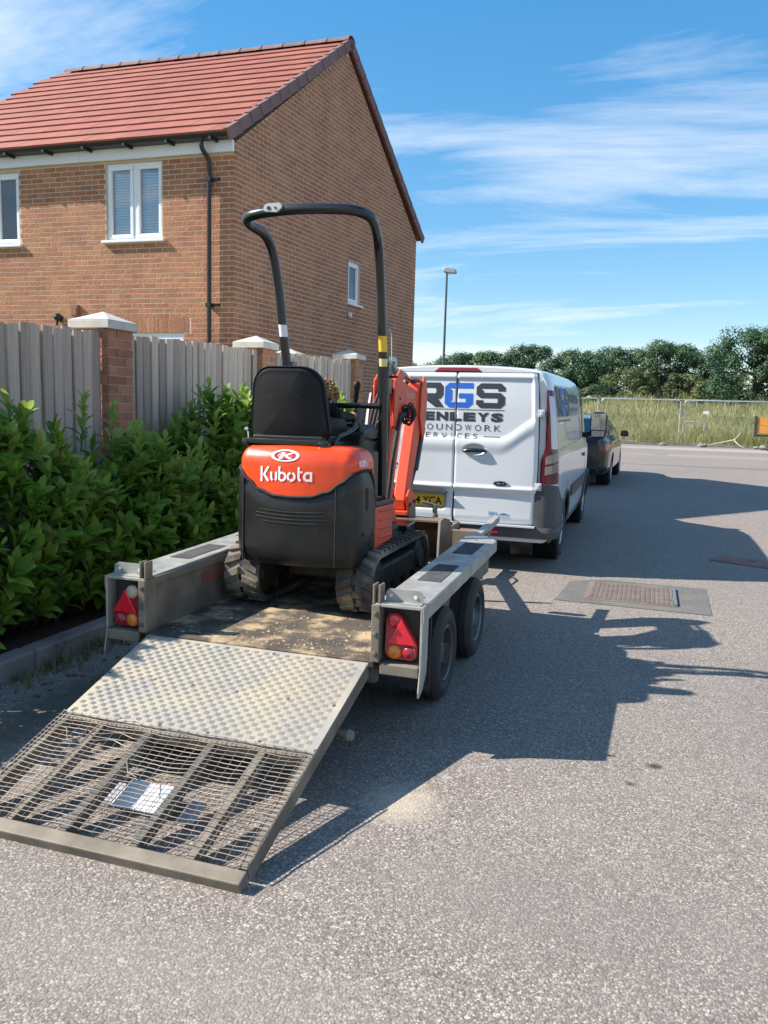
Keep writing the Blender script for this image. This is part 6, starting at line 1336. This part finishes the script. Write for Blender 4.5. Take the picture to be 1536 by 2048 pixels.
# bumper: centre bar and corner pieces up to the lights
def bump_sec(p, n_, zt, zb): 
    return [p+n_*o+Vector((0,0,z)) for o, z in ((-.02,zb),(.03,zb+.01),(.055,zb+.07),(.058,zt-.05),(.045,zt-.01),(-.02,zt))]
b = MB(); pth = []
for a in range(0,91,10): pth.append((Vector((.90+.085*math.cos(R(a)), .085-.10*math.sin(R(a)), 0)), Vector((math.cos(R(a)), -math.sin(R(a)), 0))))
pth = [(Vector((.98,.60,0)), Vector((1,0,0))), (Vector((.985,.35,0)), Vector((1,0,0)))]+pth
pth = pth+[(Vector((-p.x,p.y,0)), Vector((-n_.x,n_.y,0))) for p, n_ in pth[::-1]]
vs = []; 
for i, (p, n_) in enumerate(pth): vs += bump_sec(p, n_*.55, .455, .335)
k = 6; b.add(vs, [(i*k+j,(i+1)*k+j,(i+1)*k+j+1,i*k+j+1) for i in range(len(pth)-1) for j in range(k-1)]+[tuple(range(k)), tuple((len(pth)-1)*k+j for j in range(k))]); bmp = b.build('rear_bumper', M_bump, van, smooth=50, local=True)
b = MB(); b.box(-.80,.80,-.085,-.03,.448,.462); b.build('step_tread', mat('silver_grey',(0,0,0)), bmp, local=True)
for s_ in (1,-1):
    b = MB(); vs = []; cols = [(.785,-.030),(.86,-.036),(.93,-.022),(.972,.02),(.992,.10),(.996,.25),(.994,.42),(.99,.62)]; tops = [.86,.86,.86,.855,.84,.76,.70,.66]; n_ = 8
    for (x, y), zt in zip(cols, tops):
        for q in range(n_+1): z = .44+(zt-.44)*q/n_; yy = y; vs.append((s_*x*(1-.006*max(0,.6-z)), yy, z))
    b.add(vs, [(i*(n_+1)+j,(i+1)*(n_+1)+j,(i+1)*(n_+1)+j+1,i*(n_+1)+j+1) for i in range(len(cols)-1) for j in range(n_) if not (math.hypot(sum(cols[i+d][1] for d in (0,1))/2-1.02, .44+(tops[i]-.44)*(j+.5)/n_-.34) < .39)])
    b.build('bumper_corner', M_bump, bmp, smooth=50, local=True)
    b = MB(); b.box(s_*.40-.055,s_*.40+.055,-.068,-.05,.375,.400); b.build('rear_reflector', M_red, bmp, bevel=.004, local=True)
    b = MB(); b.box(s_*.62-.11,s_*.62+.11,.42,.44,.10,.40); b.build('mudflap', M_blackp, van, local=True)
# sides: glazed-look panel, lettering, mouldings, front door glass, handle, mirror
def side_patch(nm, pts, m_, par=van, o=.004, s_=1, n=14):
    """four corners (y, z) of a patch draped on the flank"""
    bb = MB(); (ya,za),(yb,zb),(yc,zc),(yd,zd) = pts
    def fn(u, v): y = (ya*(1-u)+yb*u)*(1-v)+(yd*(1-u)+yc*u)*v; z = (za*(1-u)+zb*u)*(1-v)+(zd*(1-u)+zc*u)*v; p = vside(y,z,o); return (s_*p.x,p.y,p.z)
    bb.grid(fn, n, 10); return bb.build(nm, m_, par, smooth=60, local=True)
for s_ in (1,-1):
    side_patch('door_window', ((2.98,1.20),(3.96,1.22),(3.42,1.76),(3.02,1.78)), M_glass_d, s_=s_, o=.006)
    side_patch('side_moulding', ((1.46,.60),(2.85,.60),(2.85,.73),(1.46,.73)), M_bump, s_=s_, o=.014)
    side_patch('side_moulding', ((2.92,.60),(3.52,.60),(3.52,.73),(2.92,.73)), M_bump, s_=s_, o=.014)
    side_patch('sill_strip', ((1.42,.33),(3.56,.33),(3.56,.37),(1.42,.37)), M_van, s_=s_, o=.012)
    side_patch('sliding_door_gap', ((2.905,.42),(2.912,.42),(2.912,1.80),(2.905,1.80)), M_blackp, s_=s_, o=.003)
    side_patch('panel_crease', ((.30,1.80),(2.85,1.82),(2.85,1.832),(.30,1.812)), M_van, s_=s_, o=.010)
    side_patch('panel_crease', ((.30,1.17),(2.85,1.19),(2.85,1.21),(.30,1.19)), M_van, s_=s_, o=.010)
    bb = MB(); p = vside(3.05,1.0,.012); bb.box(s_*p.x-.012,s_*p.x+.012,2.99,3.13,.98,1.02); bb.build('side_handle', M_blackp, van, bevel=.006, local=True)
    bb = MB(); bb.prism([(-.10,-.17),(.10,-.17),(.12,-.10),(.12,.12),(.08,.18),(-.07,.18),(-.11,.12)], lambda a, c_, d: (s_*(1.12+a), 3.62+d, 1.36+c_), -.05, .10); mr = bb.build('wing_mirror', M_blackp, van, bevel=.03, local=True)
    bb = MB(); bb.box(*sorted((s_*1.03,s_*1.215)),3.562,3.568,1.30,1.52); bb.build('mirror_glass', mat('mirror_glass',(.30,.33,.36),rough=.05,metal=.9), mr, local=True)
    bb = MB(); bb.box(*sorted((s_*1.04,s_*1.205)),3.562,3.568,1.21,1.285); bb.build('mirror_glass', mat('mirror_glass',(0,0,0)), mr, local=True)
    bb = MB(); bb.bar((s_*.92,3.66,1.22),(s_*1.06,3.63,1.25),.07,.07); bb.build('mirror_arm', M_blackp, mr, bevel=.01, local=True)
b = MB(); b.grid(lambda u, v: (lambda y, s_: (lambda zt, xx: (xx*(2*u-1), y, zt+.006))(interp([(q[0], q[1][-1][1]) for q in secs], y)-.10*(abs(2*u-1))**4*0, .74))(3.40+.74*v, 0), 12, 10); b.build('windscreen', M_glass_d, van, smooth=60, local=True)
for nm, pl, y0, m_ in (('side_letter', blockR(), .22, M_let), ('side_letter', blockG(), .60, M_blu), ('side_letter', blockS(), .98, M_let)):
    b = MB()
    for q in split(pl, y0, .34, 1.50, .29):
        zs_ = [p[1] for p in q]; n_ = 10
        for k in range(n_):                        # slice into bands so the letter follows the curve
            za, zb = 1.50+.29*k/n_, 1.50+.29*(k+1)/n_; c = list(q)
            for lim, sg in ((za,1),(zb,-1)):
                o_ = []
                for i in range(len(c)):
                    p0, p1_ = c[i], c[(i+1) % len(c)]; d0, d1 = (p0[1]-lim)*sg, (p1_[1]-lim)*sg
                    if d0 >= 0: o_.append(p0)
                    if d0*d1 < 0: t_ = d0/(d0-d1); o_.append((p0[0]+(p1_[0]-p0[0])*t_, lim))
                c = o_
                if len(c) < 3: break
            if len(c) >= 3: b.add([vside(y,z,.0065) for y, z in c], [tuple(range(len(c)))])
    b.build(nm, m_, van, fixn=False, local=True)
text_obj('side_lettering', 'HENLEYS', lambda u, v: vside(1.42+u,1.64+v,.0065), .1, M_let, van, fit=1.1, height=.10, bold=.004, local=True)
text_obj('side_lettering', 'GROUNDWORK SERVICES', lambda u, v: vside(1.42+u,1.52+v,.0065), .1, M_let, van, fit=1.1, height=.07, local=True)
side_patch('rule_line', ((.24,1.45),(1.34,1.45),(1.34,1.465),(.24,1.465)), M_let, o=.0065)
b = MB(); b.tube(rpoly([(.05,-.35,.44),(.05,-.05,.40),(.05,.15,.36)], .05), .022, 10); b.lathe([(0,.03),(.02,.028),(.028,0),(.02,-.03)], (.05,-.36,.47), (0,0,1), 12); b.build('tow_bar', M_blackp, van, smooth=50, local=True)
b = MB(); b.tube(rpoly([(.14,-.12,.40),(.18,-.3,.33),(.22,-.5,.42),(.16,-.75,.45)], .1, 6), .010, 7); b.build('trailer_cable', M_rubber, van, smooth=60, local=True)

# ------------------------------------------------------------------ dark car ahead of the van
M_car = mat('dark_blue_car_paint', (0.004,0.008,0.012), (0.006,0.010,0.014), scale=1, rough=.2, coat=.6)
car = thing('parked_car', 'dark blue-black car parked ahead of the white van', 'car', (-1.62,16.75,zg(18.2)), (.0095,0,R(-1.5)))
cs = lambda kx, zt, wz=.92, gh=.66: [Vector(q) for q in [(.80*kx,.24),(.885*kx,.30),(.905*kx,.50),(.915*kx,.70),(.895*kx,wz-.06),(.86*kx,wz),(.86*kx-(.14*kx)*(zt-wz)/.5,wz+(zt-wz)*.55),(.86*kx-(.24*kx)*(zt-wz)/.5,zt-.05*min(1,(zt-wz)*2)),(.35*kx,zt-.008),(0,zt)]]
csec = [(0,cs(.80,.94,.90)),(.05,cs(.90,1.00,.92)),(.18,cs(.96,1.04,.93)),(.45,cs(.99,1.16,.94)),(.95,cs(1,1.36,.94)),(1.5,cs(1,1.43,.93)),(2.2,cs(1,1.44,.92)),(2.8,cs(1,1.36,.91)),(3.3,cs(1,1.10,.90)),(3.55,cs(.99,.97,.89)),(4.1,cs(.97,.91,.85)),(4.45,cs(.90,.80,.76)),(4.6,cs(.78,.72,.69)),(4.66,cs(.62,.66,.64))]
CA = [(.88,.325,.36),(3.68,.325,.36)]
cbody, _ = body_loft('body', csec, [0,.03,.05,.1,.15]+frange(.2,4.4,.05)+[4.45,4.52,4.6,4.66], CA, M_car, car, 36)
for (ay, az, ar) in CA:
    for s_ in (-1,1):
        b = MB(); b.lathe([(ar-.003,0),(ar-.003,.24)], (s_*.62,ay,az), (s_,0,0), 28); b.lathe([(0,0),(ar,0)], (s_*.62,ay,az), (s_,0,0), 20); b.build('arch_liner', M_blackp, car, local=True)
        wheel(car, (s_*.79,ay,az), s_, r=.325, w=.215, rr=.23, rim=M_alloy, holes=0, local=True, spokes=5)
def cside(y, z, o=.005, s_=1): return Vector((s_*(sect_x([tuple(p) for p in resample(interp(csec,y),60)], z)+o), y, z))
for s_ in (1,-1):
    for nm, q in (('side_window', ((1.05,.97),(1.95,.96),(1.93,1.34),(1.15,1.30))), ('side_window', ((2.02,.96),(3.15,.95),(2.72,1.27),(2.0,1.34))), ('door_gap', ((1.98,.36),(1.985,.36),(1.985,.92),(1.98,.92))), ('chrome_strip', ((1.0,.945),(3.2,.93),(3.2,.945),(1.0,.96)))):
        b = MB(); (ya,za),(yb,zb),(yc,zc),(yd,zd) = q
        b.grid(lambda u, v: cside((ya*(1-u)+yb*u)*(1-v)+(yd*(1-u)+yc*u)*v, (za*(1-u)+zb*u)*(1-v)+(zd*(1-u)+zc*u)*v, .006, s_), 10, 6); b.build(nm, {'side_window':M_glass_d,'door_gap':M_blackp,'chrome_strip':M_alloy}[nm], car, smooth=60, local=True)
    b = MB(); b.prism([(-.09,-.06),(.09,-.07),(.10,.02),(.05,.08),(-.08,.06)], lambda a, c_, d: (s_*(1.0+a),3.02+d,1.0+c_), -.05, .07); b.build('wing_mirror', M_blackp, car, bevel=.025, local=True)
    b = MB(); b.grid(lambda u, v: (lambda p: Vector((p.x,p.y-.008,p.z)))(cside(.03+.20*u, .74+.13*v, .008, s_)), 8, 5); b.build('tail_light', M_red, car, smooth=60, local=True)
    for y in (1.75,2.85): b = MB(); p = cside(y,.83,.012,s_); b.bar((p.x,y-.10,.83),(p.x,y+.08,.835),.02,.025); b.build('door_handle', M_car, car, bevel=.005, local=True)
b = MB(); b.grid(lambda u, v: (lambda y: (.62*(2*u-1)*(1-.1*v), y, interp([(q[0], q[1][-1][1]) for q in csec], y)+.006))(.24+.66*v), 10, 8); b.build('rear_window', M_glass_d, car, smooth=60, local=True)
b = MB(); b.box(-.26,.26,-.022,-.005,.56,.67); b.build('number_plate', MATS['yellow_plate'], car, local=True)
b = MB(); b.box(-.7,.7,-.02,.10,.26,.40); b.build('rear_diffuser', M_blackp, car, bevel=.03, local=True)
